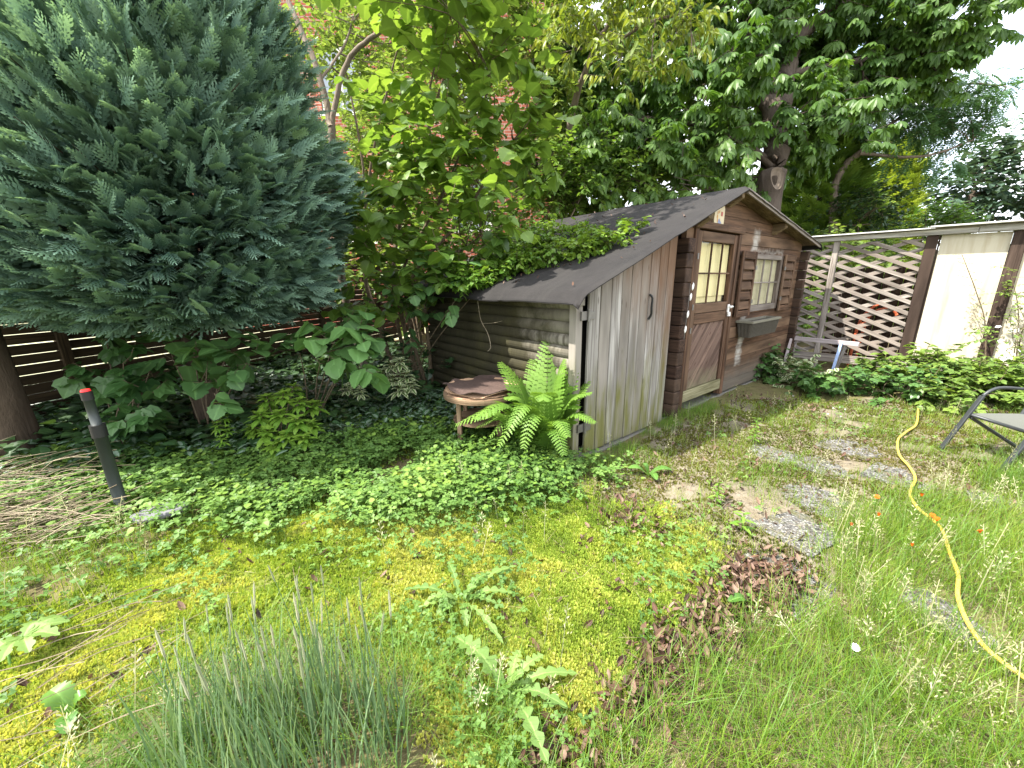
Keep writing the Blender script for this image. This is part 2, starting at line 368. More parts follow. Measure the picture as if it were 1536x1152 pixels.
t = NT('roofing_felt'); o_ = t.obj(); a_ = t.noise(o_, 300, 2); b_ = t.ramp(t.noise(o_, 2.6, 6, .7), [(.3, 0.), (.7, 1.)]); c_ = t.noise(t.scale(o_, (1.2, 9, 1)), 1., 4, .6)
cc = t.mix(b_, (.008, .0072, .0076), (.022, .0195, .0195)); cc = t.mix(t.ramp(c_, [(.5, 0.), (.8, .55)]), cc, (.034, .032, .029)); cc = t.mix(t.math('MULTIPLY', a_, .35), cc, (.055, .051, .048))
M_felt = t.done(t.pbr(cc, .85, t.bump(t.math('ADD', a_, t.math('MULTIPLY', b_, 2.)), .5, .01), .25))
t = NT('cream_panel'); o_ = t.attr('gc', 'Vector'); n_ = t.noise(t.scale(o_, (9, .8, 9)), 1., 4, .6); n2 = t.noise(t.obj(), 30, 4, .6)
cc = t.mix(t.ramp(n_, [(.46, 0.), (.7, .85)]), (.50, .455, .35), (.34, .265, .165)); cc = t.mix(t.math('MULTIPLY', n2, .3), cc, (.44, .41, .33))
M_cream = t.done(t.pbr(cc, .75, t.bump(n2, .15, .005), .2))
# ================================================================== the shed
def zL(u): return 2.43-.396*(2.3-np.asarray(u, float))
def zR(u): return 2.43-.150*(np.asarray(u, float)-2.3)
def ztop(u): return min(zL(u), zR(u))-.05
def clip(poly, f):
    o = []
    for i in range(len(poly)):
        a, b = poly[i-1], poly[i]; fa, fb = f(a), f(b)
        if (fa >= 0) != (fb >= 0):
            k = fa/(fa-fb); o.append((a[0]+(b[0]-a[0])*k, a[1]+(b[1]-a[1])*k))
        if fb >= 0: o.append(b)
    return o
shed = thing('garden_shed', 'weathered brown log cabin shed with a grey plank annex and black felt roof', 'shed', P0, YAW)
def sb(name, g, m, parent=None, **k):
    o = g.build(name, m, parent or shed, local=True, **k); return o
g = Geo(); g.b2((-.12, -.0, -.3), (5.04, 2.7, .02)); g.b2((-.16, -.05, -.3), (1.3, -.002, -.004)); sb('foundation', g, M_conc, bevel=.006)
# front wall: log courses round the door and window openings
g = Geo(); CH = .141; DO = (1.60, 2.70, .05, 2.05); WO = (3.2, 4.2, 1.06, 1.79)
k = 0; z0 = .05
while z0 < 2.4:
    z1 = z0+CH-.005; cuts = sorted({z0, z1, *[q for o in (DO, WO) for q in o[2:] if z0+.004 < q < z1-.004]}); vo_ = rng.uniform(-.004, .004); rn_ = rng.random()
    for za, zb in zip(cuts[:-1], cuts[1:]):
        segs = [(1.46, 4.97)]
        for (a, b, c, d) in (DO, WO):
            if zb > c+.002 and za < d-.002:
                ns = []
                for s0, s1 in segs:
                    if a > s0: ns.append((s0, min(a, s1)))
                    if b < s1: ns.append((max(b, s0), s1))
                segs = [x for x in ns if x[1]-x[0] > .02]
        for s0, s1 in segs:
            p = [(s0, za), (s1, za), (s1, zb), (s0, zb)]
            p = clip(clip(p, lambda q: zL(q[0])-.045-q[1]), lambda q: zR(q[0])-.045-q[1])
            if len(p) > 2: g.prism(p, vo_, .05, grain=0, rnd=rn_)
    z0 += CH; k += 1
p = clip(clip([(1.5, .04), (4.95, .04), (4.95, 2.5), (1.5, 2.5)], lambda q: zL(q[0])-.05-q[1]), lambda q: zR(q[0])-.05-q[1])
g.prism(p, .12, .14); sb('front_wall', g, M_front, bevel=.009)
g = Geo(); k = 0; z0 = .05
while z0 < 2.0:
    h = CH-.006
    if z0+h < zL(1.34)-.05: g.b2((1.335, -.10+rng.uniform(-.006, .006), z0), (1.465, .06, z0+h), grain=1)
    z0 += CH
sb('log_end', g, M_dark, bevel=.008)
g = Geo(); z0 = .05
while z0 < 1.85:
    g.b2((4.972, -.10+rng.uniform(-.006, .006), z0), (5.06, .06, z0+CH-.006), grain=1); z0 += CH
sb('log_end', g, M_dark, bevel=.008)
g = Geo(); z0 = .05
while z0 < 1.97:
    g.b2((4.975, .062, z0), (5.055, 2.66, z0+CH-.005)); z0 += CH
z0 = .05
while z0 < 2.38:
    p = clip(clip([(-.02, z0), (4.97, z0), (4.97, z0+CH-.005), (-.02, z0+CH-.005)], lambda q: zL(q[0])-.05-q[1]), lambda q: zR(q[0])-.05-q[1])
    if len(p) > 2: g.prism(p, 2.6, 2.66)
    z0 += CH
z0 = .05
while z0 < 1.85:
    g.b2((1.36, .062, z0), (1.44, 2.59, z0+CH-.005)); z0 += CH
sb('side_wall', g, M_dark, bevel=.008)
# annex wall of rounded logs
g = Geo(); z0 = .04; ch = .102
while z0 < 1.36:
    a = np.linspace(-1.25, 1.25, 7); pr = [(-.075-.035*math.cos(x)+.012, z0+ch/2+math.sin(x)*ch/1.92) for x in a]+[(-.03, z0+ch*.97), (-.03, z0+ch*.03)]
    g.prism(pr[::-1], .075, 2.59, grain=2, tf=lambda v: np.stack([v[:, 0], v[:, 1]+.004*np.sin(v[:, 1]*3+z0*9), v[:, 2]], 1)); z0 += ch
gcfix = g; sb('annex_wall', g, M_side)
g = Geo(); g.b2((-.128, -.005, .0), (-.052, .072, 1.405)); g.b2((-.13, -.02, 1.30), (-.045, -.006, 1.40)); sb('corner_post', g, M_grey, bevel=.004)
g = Geo(); g.b2((-.03, .10, .02), (1.33, .115, 1.3)); sb('dark_backing', g, plain('interior_shade', (.012, .010, .008), .9))  # near-black sheet painted as the shade behind the annex door
# annex door
g = Geo(); n = 9; e = np.linspace(0, 1.262, n+1)
for i in range(n):
    a, b = e[i]+.0035, e[i+1]-.0035; lo = .015+rng.uniform(-.006, .006)
    g.prism([(a, lo), (b, lo), (b, 1.415+.387*b), (a, 1.415+.387*a)], -.028+rng.uniform(-.003, .003), .0, grain=2)
ad = sb('annex_door', g, M_grey, bevel=.004)
g = Geo(); pts = spline([(.835, -.035, 1.36), (.845, -.06, 1.33), (.84, -.062, 1.25), (.85, -.058, 1.18), (.842, -.036, 1.13)], 12); g.tube(pts, .011, 6); sb('handle', g, M_iron, ad, smooth=True)
for z in (1.22, .26):
    g = Geo(); g.b2((-.085, -.024, z-.035), (-.005, -.008, z+.035)); g.b2((-.006, -.040, z-.03), (.06, -.030, z+.03)); g.tube([(-.006, -.032, z-.05), (-.006, -.032, z+.05)], .011, 8); sb('hinge', g, M_steel, ad)
# front door
door = None
g = Geo()
g.b2((1.60, -.03, .05), (1.672, .055, 1.99)); g.b2((2.632, -.03, .05), (2.70, .055, 1.99)); g.b2((1.57, -.045, 1.992), (2.74, .055, 2.062)); sb('door_frame', g, M_frame, bevel=.005)
g = Geo(); y0, y1 = -.018, .028
g.b2((1.68, y0, .26), (1.765, y1, 1.975)); g.b2((2.54, y0, .26), (2.625, y1, 1.975)); g.b2((1.768, y0, 1.875), (2.537, y1, 1.975)); g.b2((1.768, y0, 1.125), (2.537, y1, 1.225)); g.b2((1.768, y0, 1.005), (2.537, y1, 1.118))
door = sb('door', g, M_frame, bevel=.005)
g = Geo(); g.b2((1.68, y0-.004, .125), (2.625, y1, .256)); sb('kick_board', g, M_pale, door, bevel=.005)
g = Geo(); d = math.radians(47); w = .105
for i in range(-1, 14):
    c = (1.5+i*w/math.sin(d)*1.0); L = 2.
    a = (c, .262); dx, dz = math.cos(d), math.sin(d); ww = w/math.sin(d)-.011
    p = [(a[0], a[1]), (a[0]+ww, a[1]), (a[0]+ww+L*dx, a[1]+L*dz), (a[0]+L*dx, a[1]+L*dz)]
    p = [(x-.6, zz) for x, zz in p]
    for f in (lambda q: q[0]-1.767, lambda q: 2.538-q[0], lambda q: q[1]-.262, lambda q: 1.0-q[1]): p = clip(p, f) if len(p) > 2 else p
    if len(p) > 2:
        b = g.n; rr = rng.random(); g.prism(p, 0.0, .02, rnd=rr, grain=2)
        vv = g.v[-1]; u_, z_ = vv[:, 0], vv[:, 2]; of = rng.random(3)*[9, 30, 9]
        g.g[-1] = np.stack([-u_*dz+z_*dx, u_*dx+z_*dz, vv[:, 1]], 1)+of
sb('panel', g, M_diag, door, bevel=.003)
def curtain(u0, u1, z0, z1, v, n):
    g = Geo(); m = n*8; u = np.linspace(u0, u1, m+1); y = v+.012*np.abs(np.sin(np.linspace(0, n*np.pi, m+1)))
    vv = np.concatenate([np.stack([u, y, np.full(m+1, z0)], 1), np.stack([u, y+.006, np.full(m+1, z1)], 1)])
    g.add(vv, [[i, i+1, m+2+i, m+1+i] for i in range(m)]); return g
def muntins(u0, u1, z0, z1, y0, y1, nc, m, parent, zr=None):
    g = Geo(); w = .018
    for i in range(1, nc):
        c = u0+(u1-u0)*i/nc; g.b2((c-w/2, y0, z0), (c+w/2, y1, z1))
    zm = (z0+z1)/2 if zr is None else zr; 
    for i in range(nc):
        a = u0+(u1-u0)*i/nc+w/2+.001; b = u0+(u1-u0)*(i+1)/nc-w/2-.001; g.b2((a, y0+.003, zm-w/2), (b, y1, zm+w/2))
    sb('muntin', g, m, parent, bevel=.003)
    g = Geo(); g.add([(u0, y1+.003, z0), (u1, y1+.003, z0), (u1, y1+.003, z1), (u0, y1+.003, z1)], [[0, 1, 2, 3]]); sb('pane', g, M_glass, parent)
muntins(1.768, 2.537, 1.228, 1.872, -.012, .006, 3, M_frame, door)
sb('curtain', curtain(1.77, 2.535, 1.3, 1.87, .03, 7), M_curt, door, smooth=True)
g = Geo(); g.b2((1.77, .055, 1.23), (2.535, .06, 1.87)); sb('blind', g, M_curt, door)
g = Geo(); g.b2((2.56, -.03, 1.10), (2.60, -.019, 1.19)); g.tube([(2.585, -.03, 1.165), (2.585, -.07, 1.165), (2.52, -.075, 1.16)], .011, 8); g.tube([(2.58, -.035, 1.10), (2.58, -.04, 1.05)], .02, 8); sb('handle', g, M_white, door)
for z in (1.72, .95, 1.2):
    g = Geo(); g.tube([(1.676, -.034, z-.03), (1.676, -.034, z+.03)], .010, 8); sb('hinge', g, M_steel, door)
# window and shutters
g = Geo(); g.b2((3.2, -.02, 1.06), (3.26, .05, 1.79)); g.b2((4.14, -.02, 1.06), (4.2, .05, 1.79)); g.b2((3.262, -.02, 1.73), (4.138, .05, 1.79)); g.b2((3.262, -.02, 1.06), (4.138, .05, 1.135))
win = sb('window', g, wood('worn_window_paint', (.08, .052, .04), (.21, .175, .15), (.28, .25, .22), knots=.1), bevel=.004)
muntins(3.262, 4.138, 1.137, 1.728, -.012, .008, 3, M_latt, win)
sb('curtain', curtain(3.265, 4.135, 1.14, 1.728, .03, 8), M_curt2, win, smooth=True)
def shutter(u0, u1):
    z0, z1 = 1.02, 1.81; g = Geo(); a, b = -.05, -.025
    g.b2((u0, a, z0), (u0+.055, b, z1)); g.b2((u1-.055, a, z0), (u1, b, z1)); g.b2((u0+.057, a, z1-.09), (u1-.057, b, z1)); g.b2((u0+.057, a, z0), (u1-.057, b, z0+.075))
    n = 5; zz = np.linspace(z0+.085, z1-.1, n+1)
    for i in range(n):
        h = zz[i+1]-zz[i]-.022; c = np.array([(u0+u1)/2, (a+b)/2, zz[i]+h/2+.005]); q = .18
        g.box(c, (u1-u0-.116, .016, h), ax=[[1, 0, 0], [0, math.cos(q), -math.sin(q)], [0, math.sin(q), math.cos(q)]], grain=0)
    s_ = sb('shutter', g, M_frame, bevel=.004)
    for z in (1.2, 1.62):
        g = Geo(); g.b2((u1-.03 if u0 < 3.2 else u0-.02, -.058, z-.025), (u1+.02 if u0 < 3.2 else u0+.03, -.051, z+.025)); sb('hinge', g, M_steel, s_)
shutter(2.76, 3.185); shutter(4.215, 4.66)
# roof: boards, felt, purlins
VF, VB = -.18, 2.80
g = Geo()
for i in range(20):
    v0 = VF+.02+i*.147; v1 = min(v0+.143, VB-.02)
    for (ua, ub, f) in ((-.24, 2.298, zL), (2.302, 5.16, zR)):
        za, zb = f(ua), f(ub); rr = rng.random(); of = rng.random(3)*30
        vv = np.array([[ua, v0, za-.032], [ub, v0, zb-.032], [ub, v1, zb-.032], [ua, v1, za-.032], [ua, v0, za-.012], [ub, v0, zb-.012], [ub, v1, zb-.012], [ua, v1, za-.012]])
        g.add(vv, [[0, 3, 2, 1], [4, 5, 6, 7], [0, 1, 5, 4], [1, 2, 6, 5], [2, 3, 7, 6], [3, 0, 4, 7]], rnd=rr, gc=vv[:, [1, 0, 2]]+of)
roof = sb('roof', g, M_under)
g = Geo(); nu, nv = 90, 60
for (ua, ub, f, sg) in ((-.33, 2.31, zL, 1), (2.295, 5.24, zR, 2)):
    uu, vvv = np.meshgrid(np.linspace(ua, ub, nu), np.linspace(VF-.02, VB+.02, nv), indexing='ij')
    zz = f(uu)+.002+(fbm(uu*sg, vvv, 2.2, 3)-.5)*.022
    seam = ((vvv*1.0+.3) % 1.0)/1.0; zz += .007*(seam < .5)*0+.006*np.clip(1-np.abs(seam-.02)*40, 0, 1)
    edge = np.clip((uu-(ua if sg == 1 else ub))/(.10 if sg == 1 else -.10), 0, 1) if sg == 1 else np.clip((ub-uu)/.08, 0, 1)
    zz -= (1-edge)**1.6*(.05+.03*vn(vvv*2.3, vvv*0+3.3+sg))
    fe = np.clip((vvv-(VF-.02))/.05, 0, 1); zz -= (1-fe)**2*.03
    P = np.stack([uu, vvv, zz], -1).reshape(-1, 3); i, j = np.meshgrid(np.arange(nu-1), np.arange(nv-1), indexing='ij'); a = (i*nv+j).ravel()
    q = np.stack([a, a+nv, a+nv+1, a+1], 1); nn = len(P)
    P2 = P-[0, 0, .007]
    g.add(np.concatenate([P, P2]), np.concatenate([q, q[:, ::-1]+nn]))
    b = np.concatenate([np.arange(nv), np.arange(nu)*nv+nv-1, np.arange(nv)[::-1]+(nu-1)*nv, np.arange(nu)[::-1]*nv])
    base = g.n-2*nn
    for x, y in zip(b[:-1], b[1:]):
        if x != y: g.ngon(np.array([x, x+nn, y+nn, y])+base)
sb('felt', g, M_felt, roof, smooth=True)
for uc_, f in ((2.3, zL), (3.72, zR), (1.62, zL)):
    g = Geo(); zt = f(uc_)-.04-(.01 if uc_ == 2.3 else 0); w = .09 if uc_ != 2.3 else .07
    g.prism([(VF+.03, zt), (.14, zt), (.14, zt-.13), (-.03, zt-.13), (VF+.03, zt-.055)], uc_-w/2, uc_+w/2, grain=0, tf=lambda v: v[:, [1, 0, 2]])
    sb('purlin', g, M_under, bevel=.004)
g = Geo(); 
g.add([[2.33, VF-.006, zR(2.33)-.005], [5.2, VF-.006, zR(5.2)-.01], [5.2, VF-.006, zR(5.2)-.065], [2.33, VF-.006, zR(2.33)-.06], [2.33, VF+.014, zR(2.33)-.005], [5.2, VF+.014, zR(5.2)-.01], [5.2, VF+.014, zR(5.2)-.065], [2.33, VF+.014, zR(2.33)-.06]],
      [[0, 3, 2, 1], [4, 5, 6, 7], [0, 1, 5, 4], [1, 2, 6, 5], [2, 3, 7, 6], [3, 0, 4, 7]], gc=np.array([[0, 0, 0], [0, 3, 0], [.05, 3, 0], [.05, 0, 0]]*2, float))
sb('barge_board', g, M_latt)
# things hung on the shed
pl = thing('wall_plaque', 'small cream plaque with a red square nailed under the shed gable', 'plaque', S(2.08, -.014, 2.13), YAW)
def onpl(name, g, m): return g.build(name, m, pl, local=True)
g = Geo(); n = 14; ang = np.arange(n)/n*2*np.pi; pr = [(.115*np.sign(math.cos(a))*abs(math.cos(a))**.3, .12*np.sign(math.sin(a))*abs(math.sin(a))**.35) for a in ang]; g.prism(pr[::-1], -.008, .008)
onpl('board', g, plain('cream_ceramic', (.55, .46, .29), .5, var=.12))
g = Geo(); g.b2((.030, -.0115, .012), (.066, -.0085, .055)); onpl('red_square', g, plain('faded_red', (.38, .09, .07), .6))
g = Geo()
for (x, z, s_) in ((-.015, -.045, .02), (.012, -.05, .017), (.0, -.03, .014), (.035, -.055, .012)): g.prism([(x+s_*math.cos(a)*1.1, z+s_*math.sin(a)) for a in np.arange(7)/7*6.28][::-1], -.011, -.0085)
onpl('blue_flowers', g, plain('faded_blue', (.22, .25, .38), .6))
g = Geo()
for (x, z, s_) in ((-.05, .0, .012), (-.04, -.035, .01), (-.045, .04, .009), (-.01, .05, .008)): g.prism([(x+s_*math.cos(a), z+s_*1.8*math.sin(a)) for a in np.arange(6)/6*6.28][::-1], -.011, -.0085)
onpl('orange_flowers', g, plain('faded_orange', (.55, .27, .07), .6))
fb = thing('flower_box', 'empty ribbed grey brown plastic flower box hung under the shed window', 'flower box', S(3.38, -.105, .86), YAW)
g = Geo(); hw, hd, h = .47, .09, .10; outer = [(-hw*.94, -hd*.8), (hw*.94, -hd*.8), (hw*.94, hd*.8), (-hw*.94, hd*.8)]
lo = [(-hw*.93, -hd*.75, -h), (hw*.93, -hd*.75, -h), (hw*.93, hd*.75, -h), (-hw*.93, hd*.75, -h)]; up = [(-hw, -hd, h), (hw, -hd, h), (hw, hd, h), (-hw, hd, h)]
ui = [(-hw+.012, -hd+.012, h), (hw-.012, -hd+.012, h), (hw-.012, hd-.012, h), (-hw+.012, hd-.012, h)]; ul = [(-hw*.9, -hd*.65, -h+.02), (hw*.9, -hd*.65, -h+.02), (hw*.9, hd*.65, -h+.02), (-hw*.9, hd*.65, -h+.02)]
Q = [[3, 2, 1, 0]]+[[i, (i+1) % 4, 4+(i+1) % 4, 4+i] for i in range(4)]+[[4+i, 4+(i+1) % 4, 8+(i+1) % 4, 8+i] for i in range(4)]+[[8+i, 8+(i+1) % 4, 12+(i+1) % 4, 12+i] for i in range(4)]+[[12, 13, 14, 15]]
g.add(lo+up+ui+ul, Q)
for i in range(22):
    x = -hw*.9+i*hw*1.8/21; g.bar((x, -hd*.76, -h), (x*1.03, -hd-.003, h-.03), .022, .008, up=(0, -1, 0))
for i in range(4):
    y = -hd*.6+i*hd*.4; g.bar((-hw*.935, y, -h), (-hw-.003, y*1.2, h-.03), .02, .008, up=(-1, 0, 0))
M_box = plain('grey_brown_plastic', (.065, .057, .045), .7, var=.4)
g.build('box', M_box, fb, local=True, bevel=.002)
g = Geo(); a = [(-hw-.018, -hd-.018), (hw+.018, -hd-.018), (hw+.018, hd+.012), (-hw-.018, hd+.012)]; b = [(-hw+.014, -hd+.014), (hw-.014, -hd+.014), (hw-.014, hd-.014), (-hw+.014, hd-.014)]
vv = [(*p, h-.015) for p in a]+[(*p, h+.012) for p in a]+[(*p, h+.012) for p in b]+[(*p, h-.015) for p in b]
g.add(vv, [[r*4+i, r*4+(i+1) % 4, (r+1) % 4*4+(i+1) % 4, (r+1) % 4*4+i] for r in range(4) for i in range(4)]); g.build('rim', plain('faded_grey_rim', (.16, .15, .115), .7, var=.25), fb, local=True)
sh = thing('shell_string', 'string of white shells hanging on the log ends between the two doors', 'hanging ornament', S(1.40, -.125, 1.42), YAW)
g = Geo(); g.tube([(0, 0, .03), (-.01, -.004, -.2), (-.02, 0, -.52)], .0022, 4); g.build('cord', M_steel, sh, local=True)
for i, (x, z) in enumerate(((.03, 0.), (.008, -.10), (-.015, -.27), (-.035, -.42))):
    g = Geo(); a = np.linspace(0, np.pi, 7); prof = [(.016*math.sin(b)**.8, .034*math.cos(b)) for b in a]
    ring = np.arange(8)/8*2*np.pi; vv = np.array([[x+r*math.cos(c), -.012+r*.6*math.sin(c), z+h_+.006*math.cos(c)] for r, h_ in prof for c in ring])
    g.add(vv, [[r*8+j, r*8+(j+1) % 8, (r+1)*8+(j+1) % 8, (r+1)*8+j] for r in range(6) for j in range(8)]); g.build('shell', M_white, sh, local=True, smooth=True)
# ================================================================== garden screen on the right
scr = thing('garden_screen', 'long garden screen with leaning brown posts, weathered lattice and bright cream panels', 'fence', F0+FD*1.3, FY)
def fl(t, n, z): return (t-1.3, n, z)
def fb_(g, a, b, **k): g.b2(fl(*a), fl(*b), **k)
def fbuild(name, g, m, **k): return g.build(name, m, scr, local=True, **k)
for (a, b) in ((.26, .335), (1.285, 1.405), (2.06, 2.18), (2.86, 2.98), (3.7, 3.8)):
    g = Geo(); fb_(g, (a, -.05, -.1), (b, .05, 2.035)); fbuild('post', g, M_latt if a < 1 else M_post, bevel=.005)
for (a, b) in ((1.43, 2.055), (2.185, 2.855), (2.985, 3.69)):
    g = Geo(); fb_(g, (a, .0, .30), (b, .02, 2.03), grain=2); fbuild('panel', g, M_cream)
    g = Geo(); fb_(g, (a-.022, -.012, .3), (a-.003, .035, 2.03)); fbuild('batten', g, M_post)
def latt(t0, t1, zlo, zhi, name):
    g = Geo(); w = .052
    for lay, (sl, n0) in enumerate(((-.44, -.032), (.36, -.006))):
        c = zlo-1.0
        while c < zhi+1.0:
            p = [(t0, c), (t1, c+sl*(t1-t0)), (t1, c+sl*(t1-t0)+w*1.1), (t0, c+w*1.1)]
            p = [x for x in p]
            for f in (lambda q: q[1]-zlo, lambda q: zhi-q[1]): p = clip(p, f) if len(p) > 2 else p
            if len(p) > 2:
                mx = rng.uniform(-.006, .006); n_off = rng.uniform(-.003, .003)
                poly = [(x-1.3, z+mx) for x, z in p]; g.prism(poly, n0+n_off, n0+n_off+.02)
                vv = g.v[-1]; g.g[-1] = np.stack([vv[:, 2]-sl*vv[:, 0], vv[:, 0], vv[:, 1]], 1)+rng.random(3)*[9, 30, 9]
            c += .158
    return fbuild(name, g, M_latt, bevel=.002)
latt(-.9, .257, .27, 1.98, 'lattice'); latt(.338, 1.282, .29, 2.0, 'lattice')
g = Geo(); fb_(g, (-1.0, -.055, .13), (3.8, -.03, .26)); fbuild('bottom_board', g, M_latt, bevel=.004)
g = Geo(); fb_(g, (-1.0, -.09, 2.037), (1.75, .07, 2.105)); fb_(g, (1.753, -.094, 2.037), (4., .07, 2.115)); fbuild('top_beam', g, M_beam, bevel=.004)
g = Geo(); fb_(g, (-1.0, -.20, 2.112), (1.35, .6, 2.128)); fb_(g, (1.3, -.21, 2.13), (4., .6, 2.148)); fbuild('roofing_strip', g, plain('pale_roof_sheet', (.50, .49, .47), .6, var=.3, sc=8), bevel=.002)
g = Geo()
for i in range(14):
    a = .25+i*.125; g.b2((a, .85, 0), (a+.118, .87, 1.62+rng.uniform(-.02, .02)), grain=2)
bf = g.build('board_fence', wood('brown_fence_boards', (.045, .028, .020), (.10, .066, .048), knots=.2), None); bf.location = F0; bf.rotation_euler = (0, 0, FY); tag(bf, 'dark brown vertical board fence seen through the lattice', 'fence')
rf = thing('tube_frame', 'bent orange red tube frame behind the lattice', 'garden frame', F0+FD*.95+FN*.4, FY)
g = Geo(); g.tube(spline([(-.25, 0, 0), (-.22, 0, .75), (-.05, .02, 1.05), (.12, .02, 1.0), (.2, .05, .9)], 16), .022, 6); g.tube(spline([(-.2, .3, 0), (-.15, .3, .8), (.05, .3, .98), (.28, .3, .93)], 14), .022, 6); g.tube([(-.22, 0, .7), (-.17, .3, .75)], .018, 6); g.tube([(.12, .02, 1.0), (.2, .3, .95)], .018, 6)
g.build('tubes', plain('orange_red_paint', (.62, .14, .06), .45), rf, local=True, smooth=True)
# ================================================================== slatted fence on the left
A0 = np.array([-5.62, 2.55, 0]); FDIR = nrm(np.array([.316, .949, 0])); FL = 9.5
sf = thing('slat_fence', 'dark horizontal slat fence with light showing through the narrow gaps', 'fence', A0)
ax = np.array([FDIR, np.cross(Z, FDIR), Z]); NB = np.cross(Z, FDIR)
for b_ in range(5):
    g = Geo(); L = 1.82; s0 = b_*1.9+.06
    for i in range(18):
        zc = .12+i*.106+rng.uniform(-.003, .003); a = A0+FDIR*(s0+L/2)+Z*zc+NB*rng.uniform(-.003, .003)
        g.box(a, (L, .018, .0988+rng.uniform(-.003, .003)), ax=ax, grain=0)
    for sx in (.5, 1.35): g.box(A0+FDIR*(s0+sx)+Z*1.03+NB*.022, (.05, .024, 1.9), ax=ax, grain=2)
    g.build('slat_panel', M_slat, sf)
for b_ in range(6):
    g = Geo(); g.box(A0+FDIR*(b_*1.9)+Z*.98, (.09, .09, 2.1), ax=ax, grain=2); g.build('post', M_slat, sf, bevel=.004)
# ================================================================== brick house behind
t = NT('red_brick'); br = t.n('ShaderNodeTexBrick', {'Vector': t.n('ShaderNodeCombineXYZ', {0: t.n('ShaderNodeSeparateXYZ', {0: t.obj()}).outputs[0], 1: t.n('ShaderNodeSeparateXYZ', {0: t.obj()}).outputs[2]}).outputs[0], 'Scale': 1., 'Brick Width': .26, 'Row Height': .085, 'Mortar Size': .009, 'Color1': (.30, .085, .055, 1), 'Color2': (.40, .13, .085, 1), 'Mortar': (.42, .36, .31, 1), 'Bias': .1})
br.inputs['Mortar Smooth'].default_value = .1
M_brick = t.done(t.pbr(t.mix(t.math('MULTIPLY', t.noise(t.obj(), 6, 4), .4), br.outputs['Color'], (.22, .06, .045)), .9, t.bump(br.outputs['Fac'], -.4, .01), .15))
HX0, HX1, HY = -12., 1.6, 13.3
hs = thing('brick_house', 'tall red brick house with white windows half hidden behind the shrubs', 'house', ((HX0+HX1)/2, HY, 0))
wins = [(-4.9, 3.6), (-1.2, 3.9), (-9., 3.6), (-4.9, 7.2), (-1.2, 7.2), (-9., 7.2)]; WW, WH = 1.25, 1.7
g = Geo(); xs = sorted({HX0, HX1, *[x-WW/2 for x, z in wins], *[x+WW/2 for x, z in wins]}); zs = sorted({0., 10., *[z-WH/2 for x, z in wins], *[z+WH/2 for x, z in wins]})
for a, b in zip(xs[:-1], xs[1:]):
    for c, d in zip(zs[:-1], zs[1:]):
        if not any(abs((a+b)/2-x) < WW/2 and abs((c+d)/2-z) < WH/2 for x, z in wins): g.add([[a, HY, c], [b, HY, c], [b, HY, d], [a, HY, d]], [[0, 1, 2, 3]])
g.add([[HX1, HY, 0], [HX1, HY+9, 0], [HX1, HY+9, 10], [HX1, HY, 10]], [[0, 1, 2, 3]]); g.add([[HX0, HY, 0], [HX0, HY+9, 0], [HX0, HY+9, 10], [HX0, HY, 10]], [[3, 2, 1, 0]]); g.add([[HX0, HY+9, 0], [HX1, HY+9, 0], [HX1, HY+9, 10], [HX0, HY+9, 10]], [[3, 2, 1, 0]])
g.build('wall', M_brick, hs)
g = Geo(); g.prism([(HY-.5, 9.9), (HY+9.5, 9.9), (HY+4.5, 14)], HX0-.4, HX1+.4, tf=lambda v: v[:, [1, 0, 2]]); g.build('roof', plain('red_roof_tiles', (.22, .08, .055), .9), hs)
for x, z in wins:
    g = Geo(); w = .08
    for lo, hi in (((x-WW/2, z-WH/2), (x-WW/2+w, z+WH/2)), ((x+WW/2-w, z-WH/2), (x+WW/2, z+WH/2)), ((x-WW/2+w, z+WH/2-w), (x+WW/2-w, z+WH/2)), ((x-WW/2+w, z-WH/2), (x+WW/2-w, z-WH/2+w)), ((x-.035, z-WH/2+w), (x+.035, z+WH/2-w))):
        g.b2((lo[0], HY+.06, lo[1]), (hi[0], HY+.12, hi[1]))
    g.b2((x-WW/2-.05, HY-.06, z-WH/2-.06), (x+WW/2+.05, HY+.1, z-WH/2-.002))
    wf = g.build('window', M_white, hs)
    g = Geo(); g.b2((x-WW/2+w, HY+.085, z-WH/2+w), (x+WW/2-w, HY+.095, z+WH/2-w)); p_ = g.build('pane', plain('house_glass', (.25, .28, .32), .08, .8, var=.05), wf, local=False)
    p_.matrix_parent_inverse = Matrix.Identity(4); p_.location = (0, 0, 0)
# ================================================================== table, chair, trestle, pole, stone
TC = np.array([-.29, 3.46, 0]); TH_ = .53
tb = thing('round_table', 'small round wooden table with rotten peeling top beside the fern', 'table', TC)
g = Geo(); k = 40; a = np.arange(k)/k*2*np.pi; R0, R1 = .34, .25
vv = np.concatenate([np.stack([R*np.cos(a), R*np.sin(a), np.full(k, z)], 1) for R, z in ((R0, TH_-.045), (R0, TH_), (R1, TH_), (R1, TH_-.045))])+TC
gg = np.tile(np.stack([0*a, a*.3, 0*a], 1), (4, 1)); gg[:, 0] = np.repeat([0, .04, .1, .14], k)
g.add(vv, [[r*k+i, r*k+(i+1) % k, (r+1) % 4*k+(i+1) % k, (r+1) % 4*k+i] for r in range(4) for i in range(k)], gc=gg); g.build('rim', M_table, tb, bevel=.004)
for i in range(4):
    an = i*math.pi/2+.75; p = TC+np.array([math.cos(an), math.sin(an), 0])*.25; g = Geo(); g.box(p+Z*(TH_-.047)/2, (.042, .042, TH_-.047), grain=2); g.build('leg', M_table, tb, bevel=.003)
